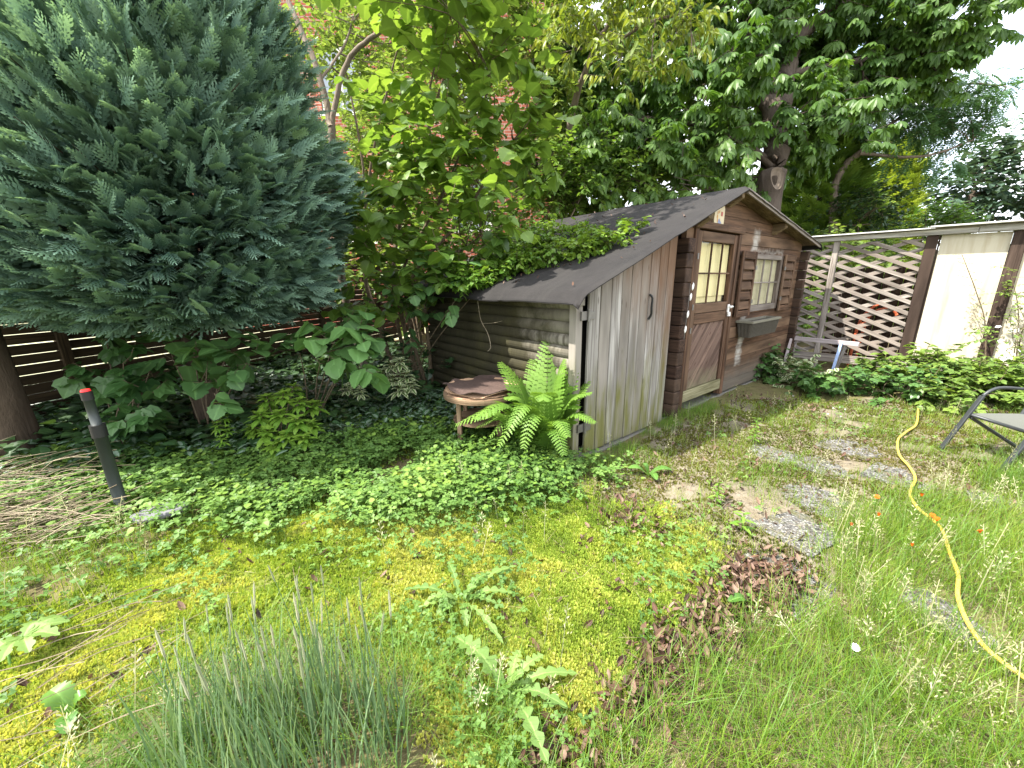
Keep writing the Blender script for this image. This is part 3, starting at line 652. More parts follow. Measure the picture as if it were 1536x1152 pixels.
def sheet(R, z, seed, warp, m, name, th=.005, ofs=(0, 0)):
    g = Geo(); nr, k = 10, 56; rr = np.linspace(.02, 1, nr); a = np.arange(k)/k*2*np.pi
    rg, ag = np.meshgrid(rr, a, indexing='ij'); ed = 1+.12*(fbm(np.cos(ag)*2+seed, np.sin(ag)*2, 2)-.5)-.09*vn(ag*7+seed, ag*0)*(rg > .85)
    x = TC[0]+ofs[0]+R*rg*ed*np.cos(ag); y = TC[1]+ofs[1]+R*rg*ed*np.sin(ag); zz = z+warp*(fbm(x*4+seed, y*4, 1., 2)-.35)*rg**2+.03*np.cos(ag*3+seed)*rg**3*warp*8*.5
    P = np.stack([x, y, zz], -1).reshape(-1, 3); i, j = np.meshgrid(np.arange(nr-1), np.arange(k), indexing='ij'); A = (i*k+j).ravel(); B = (i*k+(j+1) % k).ravel(); q = np.stack([A, A+k, B+k, B], 1); nn = len(P)
    e = (nr-1)*k; ring = np.array([[e+j, e+nn+j, e+nn+(j+1) % k, e+(j+1) % k] for j in range(k)])
    g.add(np.concatenate([P, P-[0, 0, th]]), np.concatenate([q, q[:, ::-1]+nn, ring])); g.ngon(np.arange(k)); return g.build(name, m, tb, smooth=False)
M_rot = plain('rotten_dark_ply', (.075, .050, .042), .9, .2, var=.6, sc=40); M_ply = plain('peeled_pale_ply', (.42, .27, .17), .85, .2, var=.35, sc=25)
sheet(.325, TH_+.006, 4.2, .03, M_ply, 'veneer_layer'); sheet(.335, TH_+.035, 9.1, .06, M_ply, 'veneer_layer', .004, (.01, .0)); sheet(.345, TH_+.05, 2.7, .13, M_rot, 'tabletop', .006, (-.005, .01))
g = Geo(); g.prism([(.26*math.cos(b), .26*math.sin(b)) for b in np.arange(24)/24*6.283][::-1], .26, .275, tf=lambda v: np.stack([v[:, 0]+TC[0], v[:, 2]+TC[1], v[:, 1]], 1)); g.build('shelf', M_table, tb)
# folding chair at the right edge
M_cha = plain('dark_grey_metal', (.035, .04, .042), .45, .5, .2, var=.25)
ch_ = thing('folding_chair', 'dark grey metal folding garden chair standing in the grass at the right edge', 'chair', (3.9, 2.75, 0))
la, lb = at(1474, 594, 3.0), at(1416, 672, 3.22); lb[2] = max(lb[2], .0)
sx = nrm((at(1492, 716, 2.86)-lb)*np.array([1, 1, 0])); back = np.array([-sx[1], sx[0], 0]); back = back if back[0] > 0 else -back
Wd = .46; fl0 = lb*np.array([1, 1, 0]); seat0 = at(1456, 622, 3.4)
def leg(a, b, name='leg'):
    g = Geo(); g.bar(a, b, .022, .035, up=sx, rnd=.5); g.build(name, M_cha, ch_, bevel=.004)
for s_ in (0, Wd):
    o_ = sx*s_; top = seat0+back*.02+Z*(.12)
    f0 = seat0+(seat0-top)*0+np.array([0, 0, 0]); foot = np.array([*(seat0-back*.16)[:2], 0.]); rfoot = np.array([*(seat0+back*.5)[:2], 0.])
    leg(foot+o_, seat0+o_+back*.05+Z*.17); leg(rfoot+o_, seat0+o_+Z*-.02)
    g = Geo(); st = seat0+o_+back*.05+Z*.17
    g.tube(spline([st, st+back*.06+Z*.055, st+back*.16+Z*.075, st+back*.46+Z*.05], 12), .013, 8); g.build('armrest', M_cha, ch_, smooth=True)
    g = Geo(); b0 = seat0+o_+back*.40; g.tube([b0, b0+back*.22+Z*.62], .012, 8); g.build('back_upright', M_cha, ch_, smooth=True)
g = Geo(); 
for a, b in ((seat0, seat0+sx*Wd), (seat0+back*.42, seat0+back*.42+sx*Wd), (seat0, seat0+back*.42), (seat0+sx*Wd, seat0+sx*Wd+back*.42)): g.tube([a, b], .013, 8)
sfm = g.build('seat_frame', M_cha, ch_, smooth=True)
def mesh_cloth(o, e1, e2, n1, n2, sag):
    g = Geo(); a, b = np.meshgrid(np.linspace(0, 1, n1), np.linspace(0, 1, n2), indexing='ij'); P = o+a[..., None]*e1+b[..., None]*e2-Z*(sag*np.sin(a*np.pi)*np.sin(b*np.pi))[..., None]
    P = P.reshape(-1, 3); i, j = np.meshgrid(np.arange(n1-1), np.arange(n2-1), indexing='ij'); A = (i*n2+j).ravel(); q = np.stack([A, A+n2, A+n2+1, A+1], 1); nn = len(P); g.add(np.concatenate([P, P-Z*.003]), np.concatenate([q, q[:, ::-1]+nn])); return g
M_fab = plain('grey_green_mesh_fabric', (.10, .105, .09), .7, var=.3, sc=150)
mesh_cloth(seat0+Z*.014, sx*Wd, back*.42, 9, 9, .02).build('seat', M_fab, ch_, smooth=True)
mesh_cloth(seat0+back*.45+Z*.12, sx*Wd, back*.16+Z*.48, 9, 9, .0).build('backrest', M_fab, ch_, smooth=True)
# trestle
def fp(t, n, z): return F0+FD*t+FN*n+Z*z
tr = thing('trestle', 'old wooden trestle with faded pink and blue legs in front of the lattice', 'trestle', fp(.36, -.6, 0))
g = Geo(); g.bar(fp(-.14, -.6, .545), fp(.86, -.6, .525), .07, .062); g.build('beam', M_saw, tr, bevel=.004)
for i, (t_, m) in enumerate(((.05, M_saw), (.68, M_blue))):
    for sgn in (-1, 1):
        g = Geo(); g.bar(fp(t_+(.035 if sgn > 0 else -.02), -.6+sgn*.045, .535), fp(t_-.05, -.6+sgn*.20, 0), .05, .035, up=FD); g.build('leg', m if sgn < 0 else M_saw, tr, bevel=.003)
# pole
M_tube = plain('dark_green_grey_tube', (.035, .042, .040), .5, .4, .2, var=.25)
po = thing('parasol_pole', 'dark telescopic pole with a red cap standing in the ground cover', 'pole', (-2.60, 2.31, 0))
g = Geo(); g.tube([(0, 0, -.1), (-.004, 0, .60)], .033, 20); g.build('lower_tube', M_tube, po, local=True, smooth=True)
g = Geo(); g.tube([(-.004, 0, .58), (-.004, 0, .66)], .039, 20); g.build('collar', M_iron, po, local=True)
g = Geo(); g.tube([(-.004, 0, .655), (-.010, 0, .83)], .025, 20); g.build('upper_tube', M_tube, po, local=True, smooth=True)
g = Geo(); g.tube([(-.010, 0, .822), (-.011, 0, .872)], .029, 20); g.tube([(-.011, 0, .8725), (-.011, 0, .876)], .020, 20); cp_ = g.build('end_sleeve', M_iron, po, local=True)
g = Geo(); g.tube([(-.011, 0, .8765), (-.011, 0, .887)], [.025, .021], 20); g.build('red_cap', plain('red_plastic', (.75, .03, .03), .35), po, local=True)
g = Geo(); c = G(243, 787); k = 11; a = np.arange(k)/k*2*np.pi; r_ = .14*(1+.25*(rng.random(k)-.5)); top = [(x, y) for x, y in zip(r_*1.15*np.cos(a), r_*.8*np.sin(a))]
g.prism(top[::-1], 0, .035, tf=lambda v: np.stack([v[:, 0]+c[0], v[:, 2]+c[1], v[:, 1]*1.+.075+v[:, 0]*.12], 1)); tag(g.build('flat_stone', plain('grey_slate', (.14, .14, .15), .75, var=.3), None, bevel=.01), 'flat grey stone lying by the foot of the dark pole', 'stone')
# yellow hose
HP = [(1378, 600, .05), (1377, 618, .03), (1374, 637, .03), (1359, 648, .03), (1347, 660, .03), (1349, 682, .03), (1364, 700, .03), (1373, 718, .03), (1365, 739, .03), (1375, 760, .03), (1396, 778, .03), (1412, 793, .05), (1425, 830, .055), (1437, 862, .05), (1437, 895, .06), (1452, 935, .055), (1482, 975, .06), (1536, 1016, .04), (1620, 1075, .04)]
g = Geo(); g.tube(spline([G(x, y, z) for x, y, z in HP], 160), .0088, 8)
t = NT('yellow_hose'); gcv = t.attr('gc', 'Vector'); wv = t.n('ShaderNodeTexWave', {'Vector': t.scale(gcv, (60, 30, 60)), 'Scale': 1., 'Distortion': 1.}, bands_direction='DIAGONAL').outputs['Fac']
tag(g.build('garden_hose', t.done(t.pbr(t.mix(t.ramp(wv, [(.3, 0.), (.6, .8)]), t.mix(t.ramp(t.noise(t.obj(), 9, 4, .6), [(.45, 0.), (.7, .7)]), (.55, .37, .03), (.30, .21, .06)), (.62, .48, .13)), .5, t.bump(wv, .3, .004), .4)), None, smooth=True), 'yellow garden hose winding over the paving and grass', 'hose')
# ================================================================== vegetation
UP = np.array([0, 0, 1.])
_k = 3; _a = np.arange(_k)/_k*2*np.pi
TWIG = (np.concatenate([np.stack([np.cos(_a), 0*_a, np.sin(_a)], 1), np.stack([.5*np.cos(_a), 0*_a+1, .5*np.sin(_a)], 1)]), np.array([[i, (i+1) % 3, 3+(i+1) % 3, 3+i] for i in range(3)]), np.zeros((0, 3), int), np.full(6, .5))
def in_ball(n, shell=.45): return rv(n)*(shell+(1-shell)*rng.random((n, 1))**.6)
def foliage(gl, gt, blobs, T, size, dens, nl=7, L=.3, droop=.3, up=.25, tilt=.45, tw=.004, flat=.8, var=.28, sv=.25):
    """blobs (centre, radius[, tone]); twigs with leaves along them; dens twigs per blob of radius 1"""
    for b in blobs:
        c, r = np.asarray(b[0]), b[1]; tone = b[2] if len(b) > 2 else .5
        n = max(3, int(dens*(r**2.2))); o = in_ball(n)*[1, 1, flat]; p = c+o*r
        d = nrm(nrm(o)*.7+rv(n)*.75+UP*up); ln = L*rng.uniform(.6, 1.3, n)
        gt.scatter(TWIG, p, frames(d, UP), np.stack([np.full(n, tw), ln, np.full(n, tw)], 1))
        s = (np.arange(nl)+.4+rng.random((n, nl))*.4)/nl
        lp = p[:, None]+d[:, None]*(ln[:, None]*s)[..., None]
        side = nrm(np.cross(d, UP)+1e-6)[:, None]*np.where(np.arange(nl) % 2, 1, -1)[None, :, None]
        ld = nrm(d[:, None]*.55+side*.9+rv(n*nl).reshape(n, nl, 3)*.45-UP*droop*rng.uniform(.4, 1.6, (n, nl, 1)))
        nh = nrm(UP+rv(n*nl).reshape(n, nl, 3)*tilt)
        sz = size*rng.uniform(1-sv, 1+sv, n*nl)
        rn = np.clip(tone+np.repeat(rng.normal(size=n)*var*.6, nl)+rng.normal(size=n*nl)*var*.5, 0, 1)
        gl.scatter(T, lp.reshape(-1, 3), frames(ld.reshape(-1, 3), nh.reshape(-1, 3)), sz, rn)
def pxb(l): return [(at(x, y, d), r, *k) for x, y, d, r, *k in l]
def ppt(l): return [at(x, y, d) for x, y, d in l]
def tree(name, label, cat, base, limbs, blobs, leaf, lm, bm, group=None, twr=.02, conn=True, k=8, part='crown', stem='trunk', **kw):
    t = thing(name, label, cat, base, 0, group); g = Geo(); allp = []
    for pts, r0, r1 in limbs:
        sp = spline(pts, max(8, len(pts)*5)); nn = len(sp)
        sp[1:-1] += (rng.random((nn-2, 3))-.5)*r0*.35
        g.tube(sp, np.linspace(1, 0, nn)**.8*(r0-r1)+r1, k); allp.append(sp)
    gl = Geo()
    if conn:
        A = np.concatenate(allp)
        for b in blobs:
            c = np.asarray(b[0]); d = np.linalg.norm(A-c, axis=1)+np.maximum(0, A[:, 2]-c[2])*1.2; a = A[np.argmin(d)]
            m = (a+c)/2+rv(1)[0]*np.linalg.norm(c-a)*.12-UP*.0
            for e in range(3):
                tip = c+rv(1)[0]*b[1]*.7*(e > 0); g.tube(spline([a, m, tip], 8), np.linspace(twr, twr*.25, 8), 5)
    foliage(gl, g, blobs, leaf, **kw)
    g.build(stem, bm, t, smooth=True); gl.build(part, lm, t); return t
B_dark = bark('dark_bark', (.035, .024, .017), (.12, .09, .065)); B_red = bark('reddish_bark', (.028, .020, .013), (.105, .076, .052), 9)
B_grey = bark('grey_brown_bark', (.075, .058, .042), (.24, .19, .145)); B_twig = bark('twig_bark', (.07, .05, .03), (.18, .14, .09), 40)
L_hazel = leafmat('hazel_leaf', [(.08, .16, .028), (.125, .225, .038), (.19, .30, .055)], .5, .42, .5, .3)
L_shade = leafmat('shaded_hazel_leaf', [(.055, .125, .04), (.085, .18, .055), (.12, .24, .07)], .35, .45, .35, .4)  # darker copy of the hazel leaf, shade put into its colour
L_bright = leafmat('bright_shrub_leaf', [(.10, .17, .035), (.15, .23, .05), (.22, .31, .075)], .48, .45, .35, .2)
L_chest = leafmat('chestnut_leaf', [(.045, .10, .022), (.075, .15, .032), (.125, .215, .048)], .46, .42, .33, .3, (1.25, 1.25, .5))
L_cherry = leafmat('yellow_green_leaf', [(.09, .15, .02), (.16, .22, .03), (.24, .28, .05)], .45, .42, .4, .2)
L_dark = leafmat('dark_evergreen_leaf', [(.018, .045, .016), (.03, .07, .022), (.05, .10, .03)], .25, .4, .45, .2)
L_yconf = leafmat('golden_conifer_leaf', [(.15, .22, .03), (.24, .32, .04), (.34, .42, .07)], .4, .6, .2, 0)
L_blue = leafmat('blue_green_leaf', [(.035, .07, .045), (.055, .10, .06), (.08, .13, .08)], .3, .5, .3, 0)
L_loc = leafmat('locust_leaf', [(.05, .12, .05), (.08, .17, .07), (.11, .21, .09)], .4, .5, .35, 0)
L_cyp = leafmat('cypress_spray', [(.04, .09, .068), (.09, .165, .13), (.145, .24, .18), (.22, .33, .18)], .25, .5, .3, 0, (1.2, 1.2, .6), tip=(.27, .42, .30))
L_bush = leafmat('currant_leaf', [(.085, .155, .03), (.135, .22, .04), (.23, .32, .06)], .38, .45, .4, .3)
L_bushd = leafmat('dark_bush_leaf', [(.05, .12, .03), (.075, .165, .038), (.12, .22, .055)], .36, .4, .45, .3)
L_vari = leafmat('cream_edged_leaf', [(.38, .42, .24), (.46, .50, .31), (.55, .58, .38)], .3, .45, .4, 0, patch=(.10, .17, .05))
L_lam = leafmat('silvered_leaf', [(.022, .06, .02), (.035, .085, .028), (.05, .11, .035)], .25, .4, .4, 0, patch=(.15, .21, .15))
L_clov = leafmat('ground_cover_leaf', [(.075, .155, .035), (.115, .215, .045), (.18, .29, .065)], .38, .5, .3, .2)
L_fern = leafmat('fern_leaf', [(.075, .165, .025), (.12, .23, .035), (.18, .31, .05)], .42, .5, .3, 0)
L_lime = leafmat('lime_spurge_leaf', [(.09, .20, .022), (.14, .26, .03), (.20, .32, .045)], .38, .45, .4, .3)
L_creep = leafmat('creeper_leaf', [(.06, .14, .018), (.10, .20, .025), (.17, .27, .035)], .42, .4, .45, .3)
L_grass = leafmat('grass_blade', [(.10, .185, .02), (.16, .265, .026), (.23, .33, .04), (.36, .38, .11)], .45, .45, .35, 0, (1.2, 1.1, .5))
L_grass2 = leafmat('dark_grass_blade', [(.075, .16, .02), (.115, .22, .028), (.17, .28, .04)], .42, .45, .35, 0)
L_bgrass = leafmat('blue_green_grass', [(.08, .15, .07), (.13, .215, .10), (.20, .28, .15)], .3, .5, .3, 0)
L_moss = leafmat('moss_tuft', [(.125, .20, .028), (.235, .335, .045), (.38, .46, .08), (.50, .51, .13)], .45, .8, .1, 0, (1.1, 1.05, .5))
L_bmoss = leafmat('brown_moss_tuft', [(.07, .08, .018), (.13, .135, .026), (.21, .19, .05)], .35, .8, .1, 0, (1.1, 1.05, .5))
L_seed = leafmat('grass_seed_head', [(.24, .25, .12), (.36, .35, .19), (.46, .45, .28)], .35, .6, .2, 0, (1, 1, .8))
L_straw = leafmat('dry_stem', [(.08, .06, .035), (.18, .14, .085), (.33, .27, .18)], .15, .6, .2, 0, (1, 1, 1))
L_litter = leafmat('dead_leaf', [(.022, .011, .007), (.058, .028, .017), (.12, .066, .043), (.23, .155, .115)], .12, .6, .3, .2, (1, .8, .6))
L_weed = leafmat('pale_weed_leaf', [(.11, .20, .05), (.16, .26, .065), (.21, .31, .085)], .38, .5, .3, .5)
L_weedd = leafmat('dock_leaf', [(.06, .15, .025), (.09, .2, .035), (.13, .25, .05)], .35, .4, .4, .5)
# ------------------------------------------------------------------ blue-green cypress
def cypress(base, label, R, zc, n, cut=None, tr=.12):
    t = thing('cypress_tree', label, 'tree', base); base = np.array(base, float)
    g = Geo(); g.tube(spline([base, base+[.03, 0, 1.2], base+[0, .05, 3], base+[0, 0, zc[-1]-.3]], 24), np.linspace(tr*1.25, .02, 24), 12)
    zz = np.array(zc); RR = np.array(R)
    for i in range(60):
        z = rng.uniform(zz[0], zz[-1]-.6); a = rng.random()*6.283; r = np.interp(z, zz, RR)*.85
        g.tube(spline([base+UP*(z-.25), base+[math.cos(a)*r*.5, math.sin(a)*r*.5, z-.05], base+[math.cos(a)*r, math.sin(a)*r, z+.2]], 7), np.linspace(.022, .005, 7), 5)
    gl = Geo()
    wz = np.linspace(zz[0], zz[-1], 200); w = np.interp(wz, zz, RR)+.15; cw = np.cumsum(w); cw /= cw[-1]
    z = np.interp(rng.random(n), cw, wz); a = rng.random(n)*2*np.pi
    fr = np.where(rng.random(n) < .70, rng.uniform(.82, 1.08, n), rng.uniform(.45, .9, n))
    lump = 1+.16*(fbm(np.cos(a)*2+z, np.sin(a)*2+z*1.3, 1.6, 2)-.5)*2
    r = np.interp(z, zz, RR)*fr*lump; zu = (z-zz[0])/(zz[-1]-zz[0])
    rd = np.stack([np.cos(a), np.sin(a), 0*a], 1); p = base+rd*r[:, None]+UP*z[:, None]
    d = nrm(rd*1.0+UP*(np.clip(.05+1.35*zu, 0, 1.1)+rng.normal(size=n)*.22)[:, None]+rv(n)*.38)
    nh = nrm(UP*.9+rd*rng.uniform(-.3, .6, (n, 1))+rv(n)*.5+nrm(CP-p)*.45)
    s = rng.uniform(.11, .23, n)*np.where(fr < .84, 2.1, 1.); p = p-d*(s*.6)[:, None]
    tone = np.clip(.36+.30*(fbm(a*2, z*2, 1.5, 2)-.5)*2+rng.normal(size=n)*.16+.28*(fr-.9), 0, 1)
    ok = np.ones(n, bool) if cut is None else cut(p)
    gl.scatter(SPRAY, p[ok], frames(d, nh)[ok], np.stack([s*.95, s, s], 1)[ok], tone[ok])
    # brown inner twigs and a few dead sprays
    m = 260; z = rng.uniform(zz[0], zz[-1]*.7, m); a = rng.random(m)*6.283; r = np.interp(z, zz, RR)*rng.uniform(.3, .9, m); rd = np.stack([np.cos(a), np.sin(a), .25+0*a], 1)
    g.scatter(TWIG, base+rd*[1, 1, 0]*r[:, None]+UP*z[:, None], frames(nrm(rd), UP), np.stack([np.full(m, .005), np.full(m, .35), np.full(m, .005)], 1))
    g.build('trunk', B_red, t, smooth=True); gl.build('crown', L_cyp, t); return t
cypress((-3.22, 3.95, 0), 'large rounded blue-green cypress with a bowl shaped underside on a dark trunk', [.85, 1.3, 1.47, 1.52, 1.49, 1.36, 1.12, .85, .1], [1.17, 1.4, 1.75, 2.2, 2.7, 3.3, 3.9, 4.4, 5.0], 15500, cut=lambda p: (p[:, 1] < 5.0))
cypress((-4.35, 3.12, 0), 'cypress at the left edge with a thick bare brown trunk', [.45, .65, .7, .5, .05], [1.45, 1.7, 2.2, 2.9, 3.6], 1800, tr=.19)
# ------------------------------------------------------------------ hazel and shrubs in the middle
HB = np.array([-1.25, 5.1, 0.])
hz = pxb([(650, 110, 3.7, .34, .65), (705, 85, 3.6, .30, .7), (760, 60, 3.9, .34, .6), (600, 190, 4.3, .38, .6), (680, 230, 3.9, .34, .6), (765, 190, 3.8, .34, .55), (735, 310, 3.7, .24, .75), (560, 320, 4.5, .4, .5), (640, 290, 4.2, .38, .55), (600, 400, 4.4, .42, .4), (690, 395, 4.0, .28, .35), (565, 440, 4.7, .33, .35), (655, 440, 4.2, .25, .4), (710, 345, 4.2, .28, .45), (805, 150, 3.9, .2, .7), (640, 30, 4.1, .38, .7), (735, 250, 4.1, .3, .6), (585, -60, 2.95, .38), (560, -170, 3.0, .4), (640, -160, 3.1, .35), (660, -30, 3.2, .26), (810, 205, 3.8, .17, .75), (690, 320, 3.6, .18, .6), (775, 300, 4.6, .2, .4), (620, 250, 4.4, .3, .6)])  # blobs above the view are unseen, added to shade the annex wall
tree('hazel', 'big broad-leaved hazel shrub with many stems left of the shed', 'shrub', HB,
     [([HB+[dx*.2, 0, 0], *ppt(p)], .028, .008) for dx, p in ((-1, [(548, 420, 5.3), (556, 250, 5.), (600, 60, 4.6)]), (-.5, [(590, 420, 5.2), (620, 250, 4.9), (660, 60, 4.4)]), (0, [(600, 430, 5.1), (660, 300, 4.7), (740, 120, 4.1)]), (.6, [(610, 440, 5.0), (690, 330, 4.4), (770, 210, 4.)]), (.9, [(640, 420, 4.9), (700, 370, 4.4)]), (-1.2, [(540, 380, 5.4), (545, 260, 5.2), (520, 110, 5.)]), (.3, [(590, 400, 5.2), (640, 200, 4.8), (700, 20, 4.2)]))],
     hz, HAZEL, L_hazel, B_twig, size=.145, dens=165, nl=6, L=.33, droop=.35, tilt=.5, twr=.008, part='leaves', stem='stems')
pb = np.array([-2.15, 5.75, 0])
ROOF_SHADE = [(np.array(p), .42) for p in ((-.4, 4.3, 5.), (-.95, 4.6, 5.2), (.2, 4.9, 5.3), (-.3, 5.5, 5.7), (-1.05, 3.9, 4.7), (-.1, 4.6, 5.9), (-.8, 5.1, 5.9))]  # unseen leaf clusters added overhead to cast dappled shade on the roof
tree('plum_tree', 'slender forked tree with bare arching limbs behind the cypress', 'tree', pb, [([pb, *ppt([(515, 430, 5.4), (500, 250, 5.0), (497, 180, 4.9)])], .055, .042), (ppt([(497, 190, 4.9), (478, 110, 4.85), (440, 20, 4.8), (415, -40, 4.8)]), .042, .02), (ppt([(497, 185, 4.9), (520, 95, 4.8), (565, 52, 4.6), (640, 5, 4.45), (700, -30, 4.4)]), .034, .014), (ppt([(480, 120, 4.85), (520, 60, 5.2), (540, -20, 5.4)]), .018, .008)],
     pxb([(450, 70, 5.4, .28), (420, -330, 5.2, .4), (520, 25, 5.4, .36), (585, 95, 5.4, .36), (545, 140, 5.6, .33), (480, 20, 5.2, .22), (560, 10, 5.1, .28), (620, 60, 5.5, .3), (520, 230, 5.7, .25), (535, 300, 5.9, .3)])+ROOF_SHADE, OVATE3, L_bright, B_grey, size=.075, dens=330, nl=8, L=.26, droop=.25, twr=.01)
for nm, lb, base, bl, lm in (
    ('tall_shrub', 'tall light green shrub against the brick house behind the hazel', (-1.9, 8.2, 0), [(540, 210, 7, .6), (600, 140, 7.5, .6), (560, 60, 8, .7), (520, 330, 6.6, .5), (600, 310, 6.8, .5), (540, 400, 6.3, .45), (620, 430, 6.2, .45), (650, 190, 7.4, .5), (640, 370, 6.6, .35), (590, 340, 7, .5), (570, 270, 7.2, .5), (630, 300, 7.5, .5), (700, 290, 8, .4), (560, 180, 8, .6), (520, 280, 7.5, .4), (660, 250, 8, .5), (480, 60, 8, .6), (610, 380, 7.2, .4)], L_bright),
    ('tall_shrub', 'sunlit yellow-green shrub between the hazel and the chestnut', (-.3, 9., 0), [(680, 60, 8, .75), (740, 30, 8.3, .75), (730, 160, 7.6, .55), (800, 90, 8.2, .6), (700, 240, 7.4, .4), (800, 30, 8.4, .6), (830, 150, 8., .5), (870, 30, 8.3, .6), (690, 130, 8, .5), (810, 220, 7.6, .35)], L_bright),
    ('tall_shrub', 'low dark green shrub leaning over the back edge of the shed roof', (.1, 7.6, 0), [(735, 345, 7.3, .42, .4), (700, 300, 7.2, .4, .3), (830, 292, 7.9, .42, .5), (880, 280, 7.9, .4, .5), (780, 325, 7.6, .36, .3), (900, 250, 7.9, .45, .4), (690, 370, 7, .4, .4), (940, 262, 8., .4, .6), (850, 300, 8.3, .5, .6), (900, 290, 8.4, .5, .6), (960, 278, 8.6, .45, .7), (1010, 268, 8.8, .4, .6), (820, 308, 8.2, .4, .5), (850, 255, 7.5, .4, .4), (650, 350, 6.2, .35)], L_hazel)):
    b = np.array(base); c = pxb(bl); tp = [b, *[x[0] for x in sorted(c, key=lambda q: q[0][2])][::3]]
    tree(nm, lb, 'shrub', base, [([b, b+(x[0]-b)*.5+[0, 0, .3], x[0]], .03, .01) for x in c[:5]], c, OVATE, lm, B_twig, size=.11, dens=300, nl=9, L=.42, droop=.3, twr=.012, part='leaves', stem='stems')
# ------------------------------------------------------------------ trees behind the shed
cb = np.array([6.0, 9.9, 0]); f1 = at(1160, 262, 9.1); f2 = at(1163, 205, 9.2)
chb = [(900, 100, 9, 1.15), (960, 225, 8.4, .75), (890, 235, 8.2, .65, .8), (1015, 175, 8.6, 1.0), (1000, 60, 9.8, 1.3), (1075, 115, 8.4, .85), (1085, 225, 8.3, .6, .7), (1100, 25, 9.2, 1.2), (1200, 50, 9.7, 1.3), (1215, 165, 8.7, .75), (1300, 60, 9.8, 1.3), (1310, 130, 9.6, .7), (1390, 50, 9.4, 1.1), (1435, 25, 9., .8), (1260, 200, 9.5, .7), (1240, 110, 10.8, 1.3), (860, 190, 9.6, .8), (860, 262, 8.8, .6, .8), (825, 240, 9., .6, .8), (875, 160, 9.1, .8, .7), (840, 120, 9.4, .8, .6), (905, 200, 8.4, .5, .85), (790, 255, 9., .4, .7),  (1010, 265, 8., .42, .75), (930, 275, 8.1, .5, .8), (960, 160, 9.4, .8), (1100, 170, 10.3, 1.0), (1040, 230, 9.5, .8), (1150, 110, 10.5, 1.1), (1190, 230, 10., .6), (1120, 265, 9.5, .5), (1410, 110, 9.3, .4), (1160, -80, 9.5, 1.4), (1300, -90, 9.8, 1.4), (1000, -70, 9.5, 1.2)]  # lower left blobs get a lighter tone, sunlight put into leaf colour
tree('chestnut_tree', 'big spreading chestnut tree with dark palmate leaves behind the shed', 'tree', cb,
     [([cb, cb+[.05, 0, 1.8], f1, f2], .34, .24), ([f2, *ppt([(1150, 130, 9.4), (1128, 60, 9.6), (1105, -40, 9.8)])], .25, .10), ([f2, *ppt([(1180, 120, 9.4), (1195, 60, 9.5), (1265, 0, 9.6), (1330, -60, 9.8)])], .22, .08), (ppt([(1150, 140, 9.4), (1100, 70, 9.1), (1050, 50, 9.)]), .12, .05), (ppt([(1160, 250, 9.1), (1090, 200, 8.9), (1000, 180, 8.8)]), .09, .03), (ppt([(1185, 110, 9.4), (1290, 90, 9.5), (1400, 60, 9.4)]), .09, .03), (ppt([(1128, 60, 9.6), (1000, 20, 9.6), (900, 60, 9.3)]), .09, .03)],
     pxb(chb), PALM, L_chest, bark('chestnut_bark', (.03, .022, .017), (.11, .085, .066)), size=.30, dens=66, nl=6, L=.5, droop=.55, tilt=.4, twr=.03, up=.05, tw=.008)
g = Geo(); c = at(1163, 268, 8.72); R_ = np.array([CR, -CD, -fw]);
a = np.arange(20)/20*6.283; 
for r0, r1, z0, z1 in ((1., 1.25, .02, .07), (.55, 1., -.02, .02)):
    vv = np.concatenate([np.stack([.12*r*np.cos(a), .2*r*np.sin(a)+.03*np.cos(a*2), np.full(20, z)], 1) for r, z in ((r0, z0), (r1, z1))])@R_+c
    g.add(vv, [[i, (i+1) % 20, 20+(i+1) % 20, 20+i] for i in range(20)])
o = g.build('branch_scar', B_grey, [x for x in bpy.data.objects if x.name == 'chestnut_tree'][0], smooth=True)
yb = np.array([1.2, 9.3, 0])
tree('cherry_tree', 'yellow-green tree with narrow hanging leaves in front of the chestnut', 'tree', yb, [([yb, *ppt([(850, 230, 8.4), (880, 100, 7.3), (930, 10, 6.6)])], .09, .03), (ppt([(880, 100, 7.3), (960, 40, 6.4), (1030, 20, 6.1)]), .035, .012)],
     pxb([(955, 30, 6.2, .5), (1015, 60, 6.1, .32), (900, 60, 6.6, .42), (870, 10, 6.6, .5), (1030, 10, 6.1, .33), (985, 110, 6.2, .22), (930, 100, 6.3, .3), (1040, 90, 6.1, .14), (840, 60, 7., .4), (960, -40, 6.2, .4)]), NARROW, L_cherry, B_grey, size=.15, dens=210, nl=9, L=.36, droop=.75, tilt=.6, twr=.012)
lb_ = np.array([9.6, 11.4, 0])
tree('locust_tree', 'feathery locust tree with drooping sprays against the sky', 'tree', lb_, [([lb_, *ppt([(1250, 290, 12), (1300, 220, 11.5), (1400, 160, 11)])], .14, .03), (ppt([(1290, 230, 11.5), (1380, 235, 11), (1460, 210, 10.6)]), .05, .015), (ppt([(1330, 190, 11.3), (1430, 130, 10.8), (1510, 130, 10.4)]), .05, .012)],
     pxb([(1340, 200, 11.2, .6), (1400, 165, 11, .6), (1450, 140, 10.8, .5), (1490, 130, 10.6, .35), (1390, 215, 11, .35), (1440, 200, 10.8, .45), (1490, 185, 10.6, .3), (1360, 150, 11, .4), (1420, 235, 11, .3), (1330, 165, 11.3, .5), (1370, 190, 11, .5), (1430, 165, 10.8, .45), (1470, 165, 10.6, .35), (1500, 150, 10.5, .25), (1410, 130, 11, .4)]), PINN, L_loc, B_grey, size=.38, dens=60, nl=6, L=.5, droop=.6, tilt=.4, twr=.014)
